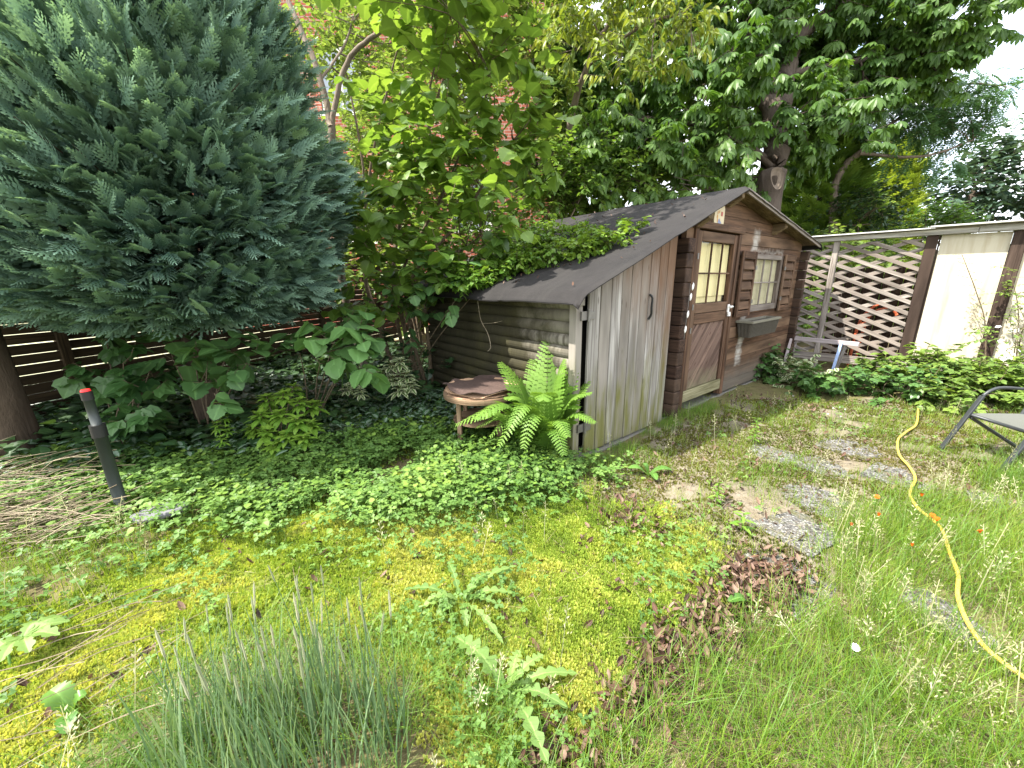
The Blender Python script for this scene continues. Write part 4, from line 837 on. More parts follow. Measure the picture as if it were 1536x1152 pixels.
def conif(name, label, base, h, R, lm, n, size, T=SPRAY):
    t = thing(name, label, 'tree', base); base = np.array(base, float); g = Geo(); g.tube([base, base+[0, 0, h*.95]], [.2, .03], 8); g.build('trunk', B_dark, t, smooth=True)
    z = h*rng.random(n)**1.2; a = rng.random(n)*6.283; r = R*(1-z/h)**.6*rng.uniform(.75, 1.08, n)*(1+.25*(fbm(a*1.5, z*1.2, 1.5, 2)-.5)*2); rd = np.stack([np.cos(a), np.sin(a), 0*a], 1)
    d = nrm(rd+UP*.7+rv(n)*.4); gl = Geo(); gl.scatter(T, base+rd*r[:, None]+UP*z[:, None], frames(d, UP+rv(n)*.5), size*rng.uniform(.7, 1.3, n), np.clip(.5+rng.normal(size=n)*.3, 0, 1)); gl.build('crown', lm, t)
conif('golden_conifer', 'tall column of golden green conifer beyond the garden screen', at(1330, 340, 16)*[1, 1, 0], 6.3, .95, L_yconf, 1500, .6)
conif('golden_conifer', 'wider lower golden conifer left of the tall golden one', at(1290, 345, 15.5)*[1, 1, 0], 3.9, 1.5, L_yconf, 1300, .6)
conif('green_conifer', 'mid green conifer close behind the chestnut trunk', at(1230, 300, 13)*[1, 1, 0], 6.0, 1.7, L_hazel, 1500, .7)
conif('green_conifer', 'lower green conifer between the chestnut trunk and the golden conifers', at(1265, 300, 14.5)*[1, 1, 0], 4.6, 1.8, L_hazel, 1300, .7)
far = np.array([*at(1450, 300, 18)[:2], 0])
tree('far_tree', 'dark blue-green tree standing far off beneath the white sky', 'tree', far, [([far, far+[0, 0, 3], far+[.2, 0, 5.5]], .22, .06)], pxb([(1440, 285, 18, 1.2), (1400, 310, 18, .9), (1490, 265, 18, 1.3), (1530, 240, 18, 1.2), (1470, 240, 18.5, .8), (1560, 290, 18, 1.4), (1500, 310, 18, 1.), (1430, 320, 18, .8), (1540, 200, 18, .6)]), OVATE3, L_blue, B_dark, size=.28, dens=55, nl=7, L=.8, twr=.04)
for (x, y, d, r, lab, lm) in ((1225, 395, 9.4, .75, 'bright green shrub just behind the left half of the lattice', L_bright), (1290, 330, 11.5, .9, 'dark green shrub rising above the lattice beam', L_dark), (1390, 330, 13., .9, 'dull green shrub behind the cream panels of the screen', L_chest), (1340, 400, 9.3, .5, 'small green shrub behind the right half of the lattice', L_bright), (1200, 470, 9., .6, 'low green shrub near the ground behind the lattice', L_hazel)):
    c = at(x, y, d); b = c*[1, 1, 0]; bl = [(c+rv(1)[0]*r*[.8, .8, .5], r*.6) for _ in range(7)]+[(b+UP*.4, r*.5)]
    tree('background_shrub', lab, 'shrub', b, [([b, b+UP*c[2]*.5, c], .03, .01)], bl, OVATE3, lm, B_twig, size=.12, dens=150, nl=7, L=.35, twr=.012, part='leaves', stem='stems')
# far backdrop wood so the horizon is closed
gl = Geo(); n = 9000; a = rng.uniform(-1.25, 1.2, n); r = rng.uniform(30, 40, n); hh = 2.2+3.2*fbm(a*6, a*0, 2.5, 3); hh = np.where(a > .62, hh*.75, hh)
p = np.stack([np.sin(a)*r, np.cos(a)*r, hh*rng.random(n)**.7], 1); gl.scatter(OVATE3, p, frames(rv(n), UP+rv(n)*.5), rng.uniform(.9, 1.6, n))
stuff(gl.build('distant_wood', L_dark, None), 'far dark wood closing off the gardens behind everything', 'wood')
# ------------------------------------------------------------------ small shrubs by the fence
def shrub(name, label, cat, base, bl, T, lm, part='leaves', stem='stems', group=None, r=.008, **kw):
    b = np.array(base, float); b[2] = float(gz(b[0], b[1]))-.01
    return tree(name, label, cat, b, [([b+[*(rng.random(2)-.5)*.08, 0], b*.45+np.asarray(x[0])*.55+[0, 0, .05], x[0]], r, r*.4) for x in bl[:6]], bl, T, lm, B_twig, group, r*.6, part=part, stem=stem, **kw)
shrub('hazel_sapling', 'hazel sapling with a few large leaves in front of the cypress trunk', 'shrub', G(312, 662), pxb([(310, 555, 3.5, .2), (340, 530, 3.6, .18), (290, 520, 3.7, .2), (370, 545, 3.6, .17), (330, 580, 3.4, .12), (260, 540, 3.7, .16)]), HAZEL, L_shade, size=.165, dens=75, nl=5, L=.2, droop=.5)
shrub('hazel_sapling', 'pale hazel branch hanging low beside the lime green spurge', 'shrub', G(470, 640), pxb([(500, 515, 3.5, .2, .8), (525, 500, 3.6, .16, .8), (480, 545, 3.5, .15, .6), (520, 545, 3.4, .12, .8), (450, 530, 3.7, .17, .5), (540, 520, 3.6, .1, .8)]), HAZEL, L_shade, size=.16, dens=150, nl=5, L=.2, droop=.55)
shrub('vine', 'dark lobed vine leaves climbing the slat fence behind the pole', 'vine', G(190, 690), pxb([(185, 545, 3.5, .16), (150, 570, 3.6, .14), (200, 600, 3.3, .16), (180, 640, 3.2, .14), (225, 555, 3.6, .12), (160, 510, 3.8, .14), (210, 640, 3.2, .12)]), LOBED, leafmat('dark_vine_leaf', [(.03, .085, .022), (.05, .12, .03), (.07, .15, .04)], .3, .45, .4, .4), size=.16, dens=85, nl=4, L=.18, droop=.7)
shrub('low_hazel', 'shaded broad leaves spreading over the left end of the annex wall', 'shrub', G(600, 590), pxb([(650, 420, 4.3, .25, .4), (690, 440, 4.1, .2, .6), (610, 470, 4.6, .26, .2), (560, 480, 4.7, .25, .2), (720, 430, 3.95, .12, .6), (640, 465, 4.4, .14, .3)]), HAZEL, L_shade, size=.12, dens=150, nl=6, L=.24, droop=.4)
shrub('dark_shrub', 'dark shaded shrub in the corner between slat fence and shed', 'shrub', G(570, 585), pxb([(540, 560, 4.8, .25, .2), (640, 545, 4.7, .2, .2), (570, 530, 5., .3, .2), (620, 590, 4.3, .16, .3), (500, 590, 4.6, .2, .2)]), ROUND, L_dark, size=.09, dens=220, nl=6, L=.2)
def rosette(name, label, base, tops, T, lm, size, k, cat='plant', sr=.005):
    b = np.array(base, float); b[2] = float(gz(b[0], b[1])); t = thing(name, label, cat, b); g = Geo(); gl = Geo()
    for tp in tops:
        g.tube(spline([b+[*(rng.random(2)-.5)*.16, -.01], (b+tp)/2+[0, 0, .06], tp], 7), sr, 5)
        for lay in range(3):
            n = k; a = np.arange(n)/n*6.283+rng.random()*6; d = nrm(np.stack([np.cos(a), np.sin(a), np.full(n, -.1+.38*lay)], 1)+rv(n)*.2)
            gl.scatter(T, np.broadcast_to(tp-UP*(.05-.025*lay), (n, 3)), frames(d, UP), size*(1-.2*lay)*rng.uniform(.8, 1.2, n), np.clip(.4+.2*lay+rng.normal(size=n)*.2, 0, 1))
    g.build('stems', B_twig, t, smooth=True); gl.build('leaves', lm, t); return t
rosette('spurge', 'lime green spurge bush with whorled narrow leaves by the slat fence', G(422, 672), [at(x, y, d) for x, y, d in ((400, 595, 3.6), (425, 590, 3.5), (450, 600, 3.5), (470, 605, 3.6), (390, 620, 3.4), (420, 618, 3.4), (445, 628, 3.3), (465, 635, 3.4), (400, 645, 3.3), (430, 650, 3.25), (455, 655, 3.25), (380, 640, 3.5), (410, 600, 3.8), (440, 580, 3.8), (410, 668, 3.2))], leafT(4, .2, 1., .2, -.3), L_lime, .125, 9)
rosette('variegated_shrub', 'small shrub with cream edged leaves in the dark corner by the annex', G(600, 610), [at(x, y, d) for x, y, d in ((585, 545, 4.2), (600, 540, 4.2), (610, 560, 4.15), (590, 565, 4.1), (600, 580, 4.), (575, 555, 4.3), (615, 575, 4.1))], leafT(4, .2, 1., .2, -.3), L_vari, .13, 8)
rosette('variegated_shrub', 'small cream edged sprig under the pale hazel branch', G(530, 615), [at(x, y, d) for x, y, d in ((530, 570, 4.2), (520, 580, 4.1), (540, 585, 4.1))], leafT(4, .2, 1., .2, -.3), L_vari, .10, 7)
rosette('goosegrass', 'slim feathery weed standing by the cypress trunk', G(330, 655), [at(x, y, d) for x, y, d in ((330, 600, 3.4), (335, 620, 3.35), (325, 635, 3.3), (340, 640, 3.3), (332, 655, 3.2))], leafT(3, .12, 1., .2, -.3), L_lime, .07, 9, sr=.003)
# creeper on the roof
def on_roof(x, y, h=.02):
    d = ray(x, y); a = (np.array([U@d, V@d, d[2]])); o = np.array([(CP-P0)@U, (CP-P0)@V, HC]); s = (zL(o[0])+h-o[2])/(a[2]-.396*a[0]); return CP+d*s
cr = thing('roof_creeper', 'leafy green creeper sprawling across the black felt roof', 'creeper', on_roof(720, 410)); g = Geo(); gl = Geo()
mains = [[(700, 430), (760, 395), (830, 365), (940, 350)], [(700, 430), (770, 405), (850, 385), (920, 365)], [(705, 425), (750, 380), (800, 350), (870, 350)], [(690, 430), (730, 400), (760, 375)], [(690, 435), (740, 415), (800, 395), (880, 378)]]
for mp in mains:
    sp = spline([on_roof(x, y, .04) for x, y in mp], 26)+UP*(rng.random((26, 1))*.05); g.tube(sp, np.linspace(.007, .0025, 26), 5)
    for q in range(3):
        c = sp+rv(26)*[.15, .15, .01]+UP*.015; bl = [(x, .075, .35+.5*i/26) for i, x in enumerate(c)]
        foliage(gl, g, bl, OVATE, .055, 420, 7, .10, .3, .12, .5, .0022, .35)
g.build('stems', B_twig, cr, smooth=True); gl.build('leaves', L_creep, cr)
# dangling stem on annex wall
g = Geo(); g.tube(spline([S(-.16, 1.32, 1.30), S(-.2, 1.22, 1.12), S(-.16, 1.16, .98), S(-.17, 1.10, .85), S(-.18, 1.14, .80)], 20), .004, 5); g.tube(spline([S(-.19, 1.2, 1.08), S(-.2, 1.0, 1.10), S(-.2, .86, 1.13)], 8), .002, 4)
tag(g.build('dangling_vine', bark('pale_vine', (.18, .15, .1), (.33, .28, .2)), None, smooth=True), 'bare curling vine stem dangling against the annex wall', 'vine')
# ------------------------------------------------------------------ fern
fbp = np.array([.27, 3.12, 0]); fbp[2] = gz(fbp[0], fbp[1]); fe = thing('fern', 'large fresh green fern at the corner of the grey plank annex', 'fern', fbp)
PINNA = leafT(8, .115, .7, .1, -.12, .5, flat=True)
for x, y, d, bow in ((823, 507, 3.45, .10), (862, 515, 3.3, .08), (752, 544, 3.4, .2), (684, 636, 3.15, .32), (748, 668, 2.95, .40), (893, 633, 3.0, .28), (887, 588, 3.05, .25), (846, 682, 2.85, .3), (882, 572, 3.3, .15), (785, 672, 2.85, .42), (852, 655, 2.9, .3), (757, 596, 3.2, .28), (800, 540, 3.6, .15), (845, 540, 3.2, .2), (715, 640, 3.4, .3), (815, 600, 2.95, .35), (870, 610, 3.1, .25), (712, 628, 2.95, .36), (765, 640, 2.9, .4), (735, 655, 3.1, .36)):
    tip = at(x, y, d); mid = fbp*.42+tip*.58+UP*bow*.8; c = spline([fbp+rv(1)[0]*[.04, .04, 0], fbp*.75+tip*.25+UP*bow*.55, mid, tip], 36); g = Geo(); g.tube(c, np.linspace(.005, .001, 36), 4, rnd=.9)
    T_ = nrm(np.gradient(c, axis=0)); si = nrm(np.cross(T_, UP)+1e-5); n = 27; L = np.linalg.norm(tip-fbp); tt = np.linspace(.16, .985, n); ii = tt*35; i0 = np.clip(ii.astype(int), 0, 34); f_ = (ii-i0)[:, None]
    pc = c[i0]*(1-f_)+c[i0+1]*f_; pt = T_[i0]; ps = si[i0]; prof = np.minimum(1, (tt-.1)/.25)*np.clip(1.06-tt, .03, 1)**.75; ln = L*.33*prof; nu_ = nrm(np.cross(ps, pt))
    for sgn in (1, -1):
        dd = nrm(ps*sgn+pt*(.35+.3*tt[:, None])-nu_*.12+rv(n)*.06); g.scatter(PINNA, pc, frames(dd, nu_), np.stack([ln*.85+.01, ln, ln], 1), np.clip(.45+.35*tt+rng.normal(size=n)*.08+rng.normal()*.1, 0, 1))
    g.build('frond', L_fern, fe)
# ------------------------------------------------------------------ bushes along the screen
bl_ = [(1148, 566, 6., .34, L_bushd, 'dark leafy bush at the right corner of the shed'), (1190, 590, 5.6, .25, L_vari, 'bush with cream edged leaves under the trestle beam'), (1215, 605, 5.2, .25, L_bushd, 'low dark bush in front of the trestle'), (1262, 605, 5.2, .25, L_bushd, 'mid green bush by the blue trestle legs'), (1320, 575, 5.4, .36, L_bush, 'yellow-green bush below the lattice'), (1385, 575, 5.2, .4, L_bush, 'bright currant bush below the first cream panel'), (1450, 585, 4.9, .4, L_bush, 'bright currant bush below the second brown post'), (1340, 610, 4.8, .28, L_bushd, 'small bush at the edge of the grass'), (1510, 590, 4.6, .42, L_bush, 'broad pale bush behind the folding chair'), (1410, 620, 4.5, .27, L_bush, 'low spreading bush left of the folding chair')]
for x, y, d, r, lm, lab in bl_:
    c = at(x, y+6, d); b = c*[1, 1, 0]; c[2] = .3*r/.36; bls = [(np.array([c[0]+rng.uniform(-1, 1)*r*.75, c[1]+rng.uniform(-1, 1)*r*.6, rng.uniform(.08, .36)*r/.36]), r*.5) for _ in range(9)]
    shrub('currant_bush', lab, 'bush', b, bls, LOBED if lm != L_vari else OVATE, lm, size=.075 if lm != L_vari else .08, dens=520, nl=6, L=.17, droop=.3, group='bushes along the garden screen')
rb = at(1520, 560, 5.)*[1, 1, 0]
rs = shrub('rambling_rose', 'pale rambling rose with small white blooms at the right end of the screen', 'rose', rb, pxb([(1525, 500, 4.8, .3), (1500, 545, 4.8, .25), (1545, 450, 4.9, .25), (1530, 560, 4.6, .25), (1480, 560, 4.8, .2)]), OVATE3, L_bush, size=.05, dens=420, nl=7, L=.2)
def petals(g, c, r, k=5, nrmal=UP, rnd=None):
    a = np.arange(k)/k*6.283; t1 = nrm(np.cross(nrmal, [.3, .5, .1])); t2 = np.cross(nrmal, t1); d = np.cos(a)[:, None]*t1+np.sin(a)[:, None]*t2+nrmal*.25
    g.scatter(leafT(2, .45, .7, .1, -.1), np.broadcast_to(c, (k, 3)), frames(d, nrmal), r, None if rnd is None else np.full(k, rnd))
t = NT('white_petal'); M_wp = t.done(t.pbr((.82, .82, .80), .6, spec=.2))
g = Geo()
for _ in range(34): petals(g, at(rng.uniform(1490, 1545), rng.uniform(490, 590), rng.uniform(4.55, 4.8)), .028, 5, nrm(rv(1)[0]+[-.5, -1, .4]))
g.build('blossom', M_wp, rs)
g = Geo(); gl = Geo(); ro = thing('rose_shoot', 'thin arching rose shoot in front of the cream panel', 'rose', at(1485, 560, 5.1)*[1, 1, 0]); st = spline([at(1485, 560, 5.1)*[1, 1, 0], at(1478, 490, 5.1), at(1465, 440, 5.05), at(1452, 405, 5.05), at(1443, 382, 5.05)], 24); g.tube(st, np.linspace(.009, .003, 24), 6)
for i in range(7, 24, 2):
    for sgn in (1, -1):
        d = nrm(CR*sgn+UP*.15+rv(1)[0]*.35)[None]; gl.scatter(pinnate(2), st[i][None], frames(d, UP), [.17*(1.2-.6*i/24)], [rng.random()])
g.build('stem', B_twig, ro, smooth=True); gl.build('leaves', L_bush, ro)
g = Geo(); gl = Geo(); ro = thing('rose_shoot', 'short yellowish rose shoot crossing the second brown post', 'rose', at(1530, 560, 4.9)*[1, 1, 0]); st = spline([at(1530, 560, 4.9)*[1, 1, 0], at(1528, 480, 4.9), at(1518, 420, 4.85), at(1505, 398, 4.85)], 18); g.tube(st, np.linspace(.007, .002, 18), 6)
for i in range(8, 18):
    d = nrm(CR*(-1)**i+UP*.15+rv(1)[0]*.35)[None]; gl.scatter(pinnate(2), st[i][None], frames(d, UP), [.15], [.9])
g.build('stem', B_twig, ro, smooth=True); gl.build('leaves', L_lime, ro)
# ================================================================== ground
POLY = dict(
 moss=[(200, 850), (330, 785), (480, 760), (640, 722), (850, 740), (1000, 765), (1090, 850), (1080, 900), (1000, 960), (930, 1010), (870, 1180), (700, 1180), (640, 1000), (520, 950), (380, 960), (250, 1000), (150, 1090), (0, 1160), (-150, 1000), (0, 930), (120, 900)],
 clover=[(-60, 760), (40, 700), (200, 665), (380, 642), (660, 640), (860, 685), (930, 725), (780, 765), (660, 790), (600, 800), (480, 790), (380, 805), (280, 800), (240, 770), (160, 800)],
 lam=[(300, 690), (330, 640), (400, 600), (540, 555), (650, 575), (760, 640), (680, 660), (560, 665), (420, 700)],
 back=[(-100, 700), (60, 600), (300, 560), (560, 520), (640, 530), (680, 600), (400, 680), (100, 730)],
 gright=[(1230, 770), (1330, 765), (1560, 690), (1700, 800), (1700, 1250), (880, 1250), (900, 1110), (1000, 1010), (1120, 940), (1230, 900), (1250, 830)],
 gmid=[(880, 780), (900, 700), (1000, 640), (1110, 600), (1180, 600), (1350, 600), (1600, 620), (1560, 780), (1330, 770), (1230, 770), (1240, 880), (1110, 930), (1000, 770)],
 gleft=[(0, 1300), (130, 1080), (380, 960), (560, 950), (760, 1040), (880, 1300)],
 gedge=[(-100, 1000), (-60, 800), (160, 790), (230, 800), (210, 860), (120, 920), (0, 960)],
 litter=[(895, 1065), (950, 990), (1020, 930), (1100, 850), (1190, 845), (1215, 885), (1110, 935), (1060, 1000), (1000, 1040), (950, 1110)],
 litter2=[(780, 1200), (820, 1105), (890, 1110), (900, 1200)], litter3=[(900, 770), (940, 745), (1010, 790), (990, 810), (930, 800)], litter4=[(1050, 600), (1110, 590), (1250, 610), (1230, 640), (1110, 610)])
WP = {k: gpoly(v) for k, v in POLY.items()}
xs = np.unique(np.concatenate([np.linspace(-90, -10, 17), np.linspace(-10, -5, 18), np.arange(-5, 6.01, .045), np.linspace(6, 12, 20), np.linspace(12, 90, 16)]))
ys = np.unique(np.concatenate([np.linspace(-40, -1, 12), np.linspace(-1, .5, 10), np.arange(.5, 7.51, .045), np.linspace(7.5, 14, 24), np.linspace(14, 110, 20)]))
X, Y = np.meshgrid(xs, ys, indexing='ij'); g = Geo(); nx, ny = X.shape
i, j = np.meshgrid(np.arange(nx-1), np.arange(ny-1), indexing='ij'); A = (i*ny+j).ravel()
g.add(np.stack([X, Y, gz(X, Y)], -1).reshape(-1, 3), np.stack([A, A+ny, A+ny+1, A+1], 1))
P2 = np.stack([X.ravel(), Y.ravel()], 1); PJ = P2+np.stack([fbm(P2[:, 0], P2[:, 1], 5, 3)-.5, fbm(P2[:, 0]+9, P2[:, 1]+5, 5, 3)-.5], 1)*.25
t = NT('garden_ground'); o_ = t.obj(); n1 = t.noise(o_, 1.6, 5, .6); n2 = t.noise(o_, 14, 5, .65); n3 = t.noise(o_, 90, 3, .6)
soil = t.mix(n2, (.055, .040, .022), (.15, .115, .065)); thatch = t.mix(n2, (.07, .085, .022), (.20, .19, .08)); moss = t.mix(n2, (.07, .085, .02), (.17, .20, .035)); bare = t.mix(n3, (.10, .085, .06), (.30, .26, .20))
col = t.mix(t.ramp(n1, [(.35, 0.), (.6, .8)]), soil, thatch); col = t.mix(t.attr('moss'), col, moss); col = t.mix(t.math('MULTIPLY', t.attr('bare'), t.ramp(n2, [(.3, .2), (.6, 1.)])), col, bare)
col = t.mix(t.attr('sunlit_yard'), col, t.mix(n1, (.30, .33, .17), (.45, .43, .33)))  # ground beyond the slat fence coloured pale to read as sunlit through gaps
o = g.build('ground', t.done(t.pbr(col, .95, t.bump(t.math('ADD', n2, n3), .6, .02), .1)), None, smooth=True); struct(o)
def vattr(nm, val): a = o.data.attributes.new(nm, 'FLOAT', 'POINT'); a.data.foreach_set('value', val.astype(np.float32))
vattr('moss', inpoly(PJ, WP['moss'])*1.); vattr('bare', inpoly(PJ, WP['gmid'])*1.)
sd = (P2-A0[:2])@NB[:2]; vattr('sunlit_yard', ((sd > .1) & (P2[:, 1] < 16) & (np.abs(P2[:, 0]) < 30))*1.)
# path of aggregate slabs
t = NT('exposed_aggregate'); o_ = t.obj(); vo = t.n('ShaderNodeTexVoronoi', {'Vector': o_, 'Scale': 75.}); cv = t.n('ShaderNodeSeparateColor', {0: vo.outputs['Color']}).outputs[0]; dv = vo.outputs['Distance']; n1 = t.noise(o_, 5, 5, .65)
cc = t.mix(t.ramp(cv, [(.2, 0.), (.8, 1.)]), (.05, .05, .05), (.27, .265, .25)); cc = t.mix(t.ramp(dv, [(.35, 0.), (.6, .8)]), cc, (.085, .08, .072)); cc = t.mix(t.ramp(n1, [(.52, 0.), (.64, .85)]), cc, (.085, .085, .03))
M_agg = t.done(t.pbr(cc, .85, t.bump(t.math('SUBTRACT', 1., dv), .8, .01), .25))
g = Geo(); a45 = .62
for cx_, cy_, w in [(1.36, 1.69, .25), (1.72, 2.10, .25), (2.08, 2.44, .25), (2.62, 2.95, .25), (3.0, 2.72, .24), (3.1, 3.3, .26), (2.3, 3.2, .23), (2.0, 1.45, .2), (3.3, 2.4, .24)]:
    an = a45+rng.normal()*.05; c_, s_ = math.cos(an), math.sin(an); k = 14; q = np.linspace(0, 2*np.pi, 4*k, endpoint=False)+.01
    rr = w*.86/np.maximum(np.abs(np.cos(q)), np.abs(np.sin(q)))**.93*(1-.06*vn(q*3, q*0+cx_*7)); px_ = cx_+rr*(np.cos(q)*c_-np.sin(q)*s_); py_ = cy_+rr*(np.cos(q)*s_+np.sin(q)*c_)
    z = float(gz(cx_, cy_))+.004; tl = rng.normal(size=2)*.02; zz = z+(px_-cx_)*tl[0]+(py_-cy_)*tl[1]; n = len(q)
    vv = np.concatenate([np.stack([px_, py_, zz], 1), np.stack([px_, py_, zz-.07], 1)]); b = g.n; g.add(vv, [[i, n+i, n+(i+1) % n, (i+1) % n] for i in range(n)]); g.ngon(np.arange(n)+b)
struct(g.build('path', M_agg, None))
def offslab(p, r=.18, keep=.3): d = np.min(np.linalg.norm(p[:, None]-SLABS[None], axis=2), axis=1); return (d > r*(.8+.5*fbm(p[:, 0], p[:, 1], 6, 2))) | (rng.random(len(p)) < keep)
def jit(p, poly, s=.22): return inpoly(p+np.stack([fbm(p[:, 0]+3, p[:, 1], 3, 3)-.5, fbm(p[:, 0], p[:, 1]+7, 3, 3)-.5], 1)*s*2, poly)
def outside_shed(p): q = p-P0[:2]; u, v = q@U[:2], q@V[:2]; return ~((u > -.16) & (v > -.07) & (v < 2.8) & (u < 5.1))
# moss
TUFT = comb([(leafT(1, .16, 1, 0, 0, flat=True, tip=1.), (x*.35, y*.35, 0), Rz(a)@Rx(1.57-l), s_) for x, y, a, l, s_ in ((0, 0, 0, .1, 1.), (.5, .2, 1.2, .5, .8), (-.4, .4, 2.5, .5, .9), (.1, -.5, 4.2, .6, .8), (-.5, -.3, 5.2, .5, .75))])
p = np.concatenate([sample(POLY['moss'], 16000), sample(POLY['clover'], 900)]); p = p+rng.normal(size=p.shape)*.07; k = fbm(p[:, 0], p[:, 1], 2.2, 3); hole = fbm(p[:, 0]+20, p[:, 1], 5, 3)
q = p[(hole > .28) | (rng.random(len(p)) < .3)]; g = Geo(); kk = fbm(q[:, 0], q[:, 1], 1.7, 3); k2 = fbm(q[:, 0]+5, q[:, 1]-8, 13, 2)
g.scatter(TUFT, g3(q, -.004+.02*0), yawR(len(q), .25), rng.uniform(.013, .026, len(q))*(.6+.9*k2), np.clip(.5+(kk-.5)*1.9+(k2-.5)*.6+rng.normal(size=len(q))*.16, 0, 1))
stuff(g.build('moss', L_moss, None), 'bright yellow-green moss carpet across the middle of the lawn', 'moss')
p = sample(POLY['gmid'], 4200); p = p[offslab(p, .17, .25) & outside_shed(p)]; p = p[fbm(p[:, 0]-4, p[:, 1]+9, 2.6, 3) > .4]; g = Geo(); g.scatter(TUFT, g3(p, -.004), yawR(len(p), .25), rng.uniform(.012, .022, len(p)), np.clip(.15+1.1*(fbm(p[:, 0], p[:, 1], 2.2, 3)-.25)+rng.normal(size=len(p))*.15, 0, 1))
stuff(g.build('brown_moss', L_bmoss, None), 'brownish olive moss between the slabs before the shed', 'moss')
# clover and creeping ground cover
def cover(poly, dens, T, lm, size, h, name, label, extra=None, thr=.0):
    p = np.concatenate([sample(POLY[k], d) for k, d in zip(poly, dens)]); p = p+rng.normal(size=p.shape)*.10; p = p[outside_shed(p)]
    if thr: p = p[fbm(p[:, 0]+4, p[:, 1]+2, 2.6, 3) > thr]
    if extra is not None: p = np.concatenate([p, extra]); ns_ = len(extra)
    ns_ = 0 if extra is None else len(extra); zf = np.where(np.arange(len(p)) >= len(p)-ns_, .45, 1.); hh = zf*h*(.25+rng.random(len(p))**.8)*(.5+fbm(p[:, 0], p[:, 1], 1.9, 2)); a = rng.random(len(p))*6.283; d = np.stack([np.cos(a), np.sin(a), rng.normal(size=len(p))*.3], 1)
    g = Geo(); tone = np.clip(.45+(fbm(p[:, 0], p[:, 1]+3, 1.6, 3)-.5)*1.2+rng.normal(size=len(p))*.22, 0, 1)
    g.scatter(T, g3(p, 0)+UP*hh[:, None], frames(d, UP+rv(len(p))*.38), size*(.4+.6*zf)*rng.uniform(.6, 1.3, len(p)), tone)
    m = len(p)//3; g.scatter(BLADE2, g3(p[:m], -.01), yawR(m, .2), np.stack([np.full(m, .004), np.full(m, .004), hh[:m]+.01], 1), np.full(m, .3))
    return stuff(g.build(name, lm, None), label, 'ground cover')
pe = sample(POLY['moss'], 600); pe = pe[fbm(pe[:, 0], pe[:, 1], 3.1, 3) > .53]
pe2 = sample(POLY['gmid'], 150); pe2 = pe2[fbm(pe2[:, 0], pe2[:, 1], 3.1, 3) > .55]
cover(('clover', 'back', 'gedge'), (2300, 500, 500), TRI, L_clov, .052, .13, 'clover', 'low green clover-like ground cover below the fern and table', np.concatenate([pe, pe2]), thr=.30)
cover(('clover', 'gedge', 'lam'), (1000, 350, 300), ROUND, leafmat('creeping_leaf', [(.10, .19, .03), (.16, .27, .045), (.24, .35, .07)], .4, .5, .3, .2), .036, .15, 'creeping_weed', 'small round lime green leaves creeping through the ground cover', thr=.44)
cover(('lam', 'back'), (900, 420), OVATE, L_lam, .085, .17, 'dead_nettle', 'dark silver marked ground cover in the shade along the fence')
cover(('back', 'lam'), (380, 60), leafT(4, .42, .8, .2, -.2), L_dark, .10, .22, 'ivy', 'dark glossy ivy leaves carpeting the ground below the cypress')
# grass
def grass(parts, lm, name, label, w, h, lean=.28, T=BLADE, filt=None, tone=.45):
    ps, hs_ = [], []
    for poly, dens, thr, hm in parts:
        p = sample(POLY[poly], dens); p = p+rng.normal(size=p.shape)*.09; p = p[outside_shed(p) & offslab(p)]; f = fbm(p[:, 0]+11, p[:, 1]-3, 2.4, 3); f2 = fbm(p[:, 0]*1.7-3, p[:, 1]*1.7, 6, 2); ok = f*.7+f2*.3 > thr; ps.append(p[ok]); hs_.append(hm*(.45+1.1*(f[ok]*.6+f2[ok]*.4)))
    p = np.concatenate(ps); hh = np.concatenate(hs_)*rng.uniform(.35, 1.25, len(p)); g = Geo(); n = len(p); ww = w*rng.uniform(.6, 1.4, n)
    tn = np.clip(tone+(fbm(p[:, 0], p[:, 1], 1.5, 3)-.5)*1.1+rng.normal(size=n)*.22, 0, 1)
    g.scatter(T, g3(p, -.008), yawR(n, lean), np.stack([ww, hh*.9, hh], 1), tn); return stuff(g.build(name, lm, None), label, 'grass')
grass([('gright', 6500, .30, .15), ('gmid', 2600, .42, .10), ('moss', 4200, .36, .06), ('gedge', 4200, .30, .17), ('clover', 260, .45, .16)], L_grass, 'grass', 'unmown light green grass on the right and scattered over the lawn', .0048, .15)
grass([('gright', 1700, .42, .24), ('gleft', 5600, .30, .17), ('gmid', 260, .52, .18)], L_grass2, 'long_grass', 'longer dark green grass in the foreground', .0055, .2, .3, BLADE4)
# soft tuft of grass beside the shed doors
for nm, lab, px, n, h in (('grass_tuft', 'soft green grass tuft at the foot of the brown shed door', [(1030, 612), (1080, 592), (1060, 612), (1045, 622), (1025, 628), (1005, 640)], 1500, .16), ('grass_tuft', 'grass tuft along the bottom edge of the grey annex door', [(890, 690), (930, 668), (970, 650), (990, 640), (940, 680), (910, 690)], 1300, .11)):
    c = gpoly(px); p = c[rng.integers(0, len(c), n)]+rng.normal(size=(n, 2))*.07; p = p[outside_shed(p)]; n = len(p); g = Geo(); hh = h*rng.uniform(.5, 1.3, n); g.scatter(BLADE, g3(p, -.01), yawR(n, .4), np.stack([np.full(n, .0045), hh*.9, hh], 1)); tag(g.build(nm, L_grass2, None), lab, 'grass')
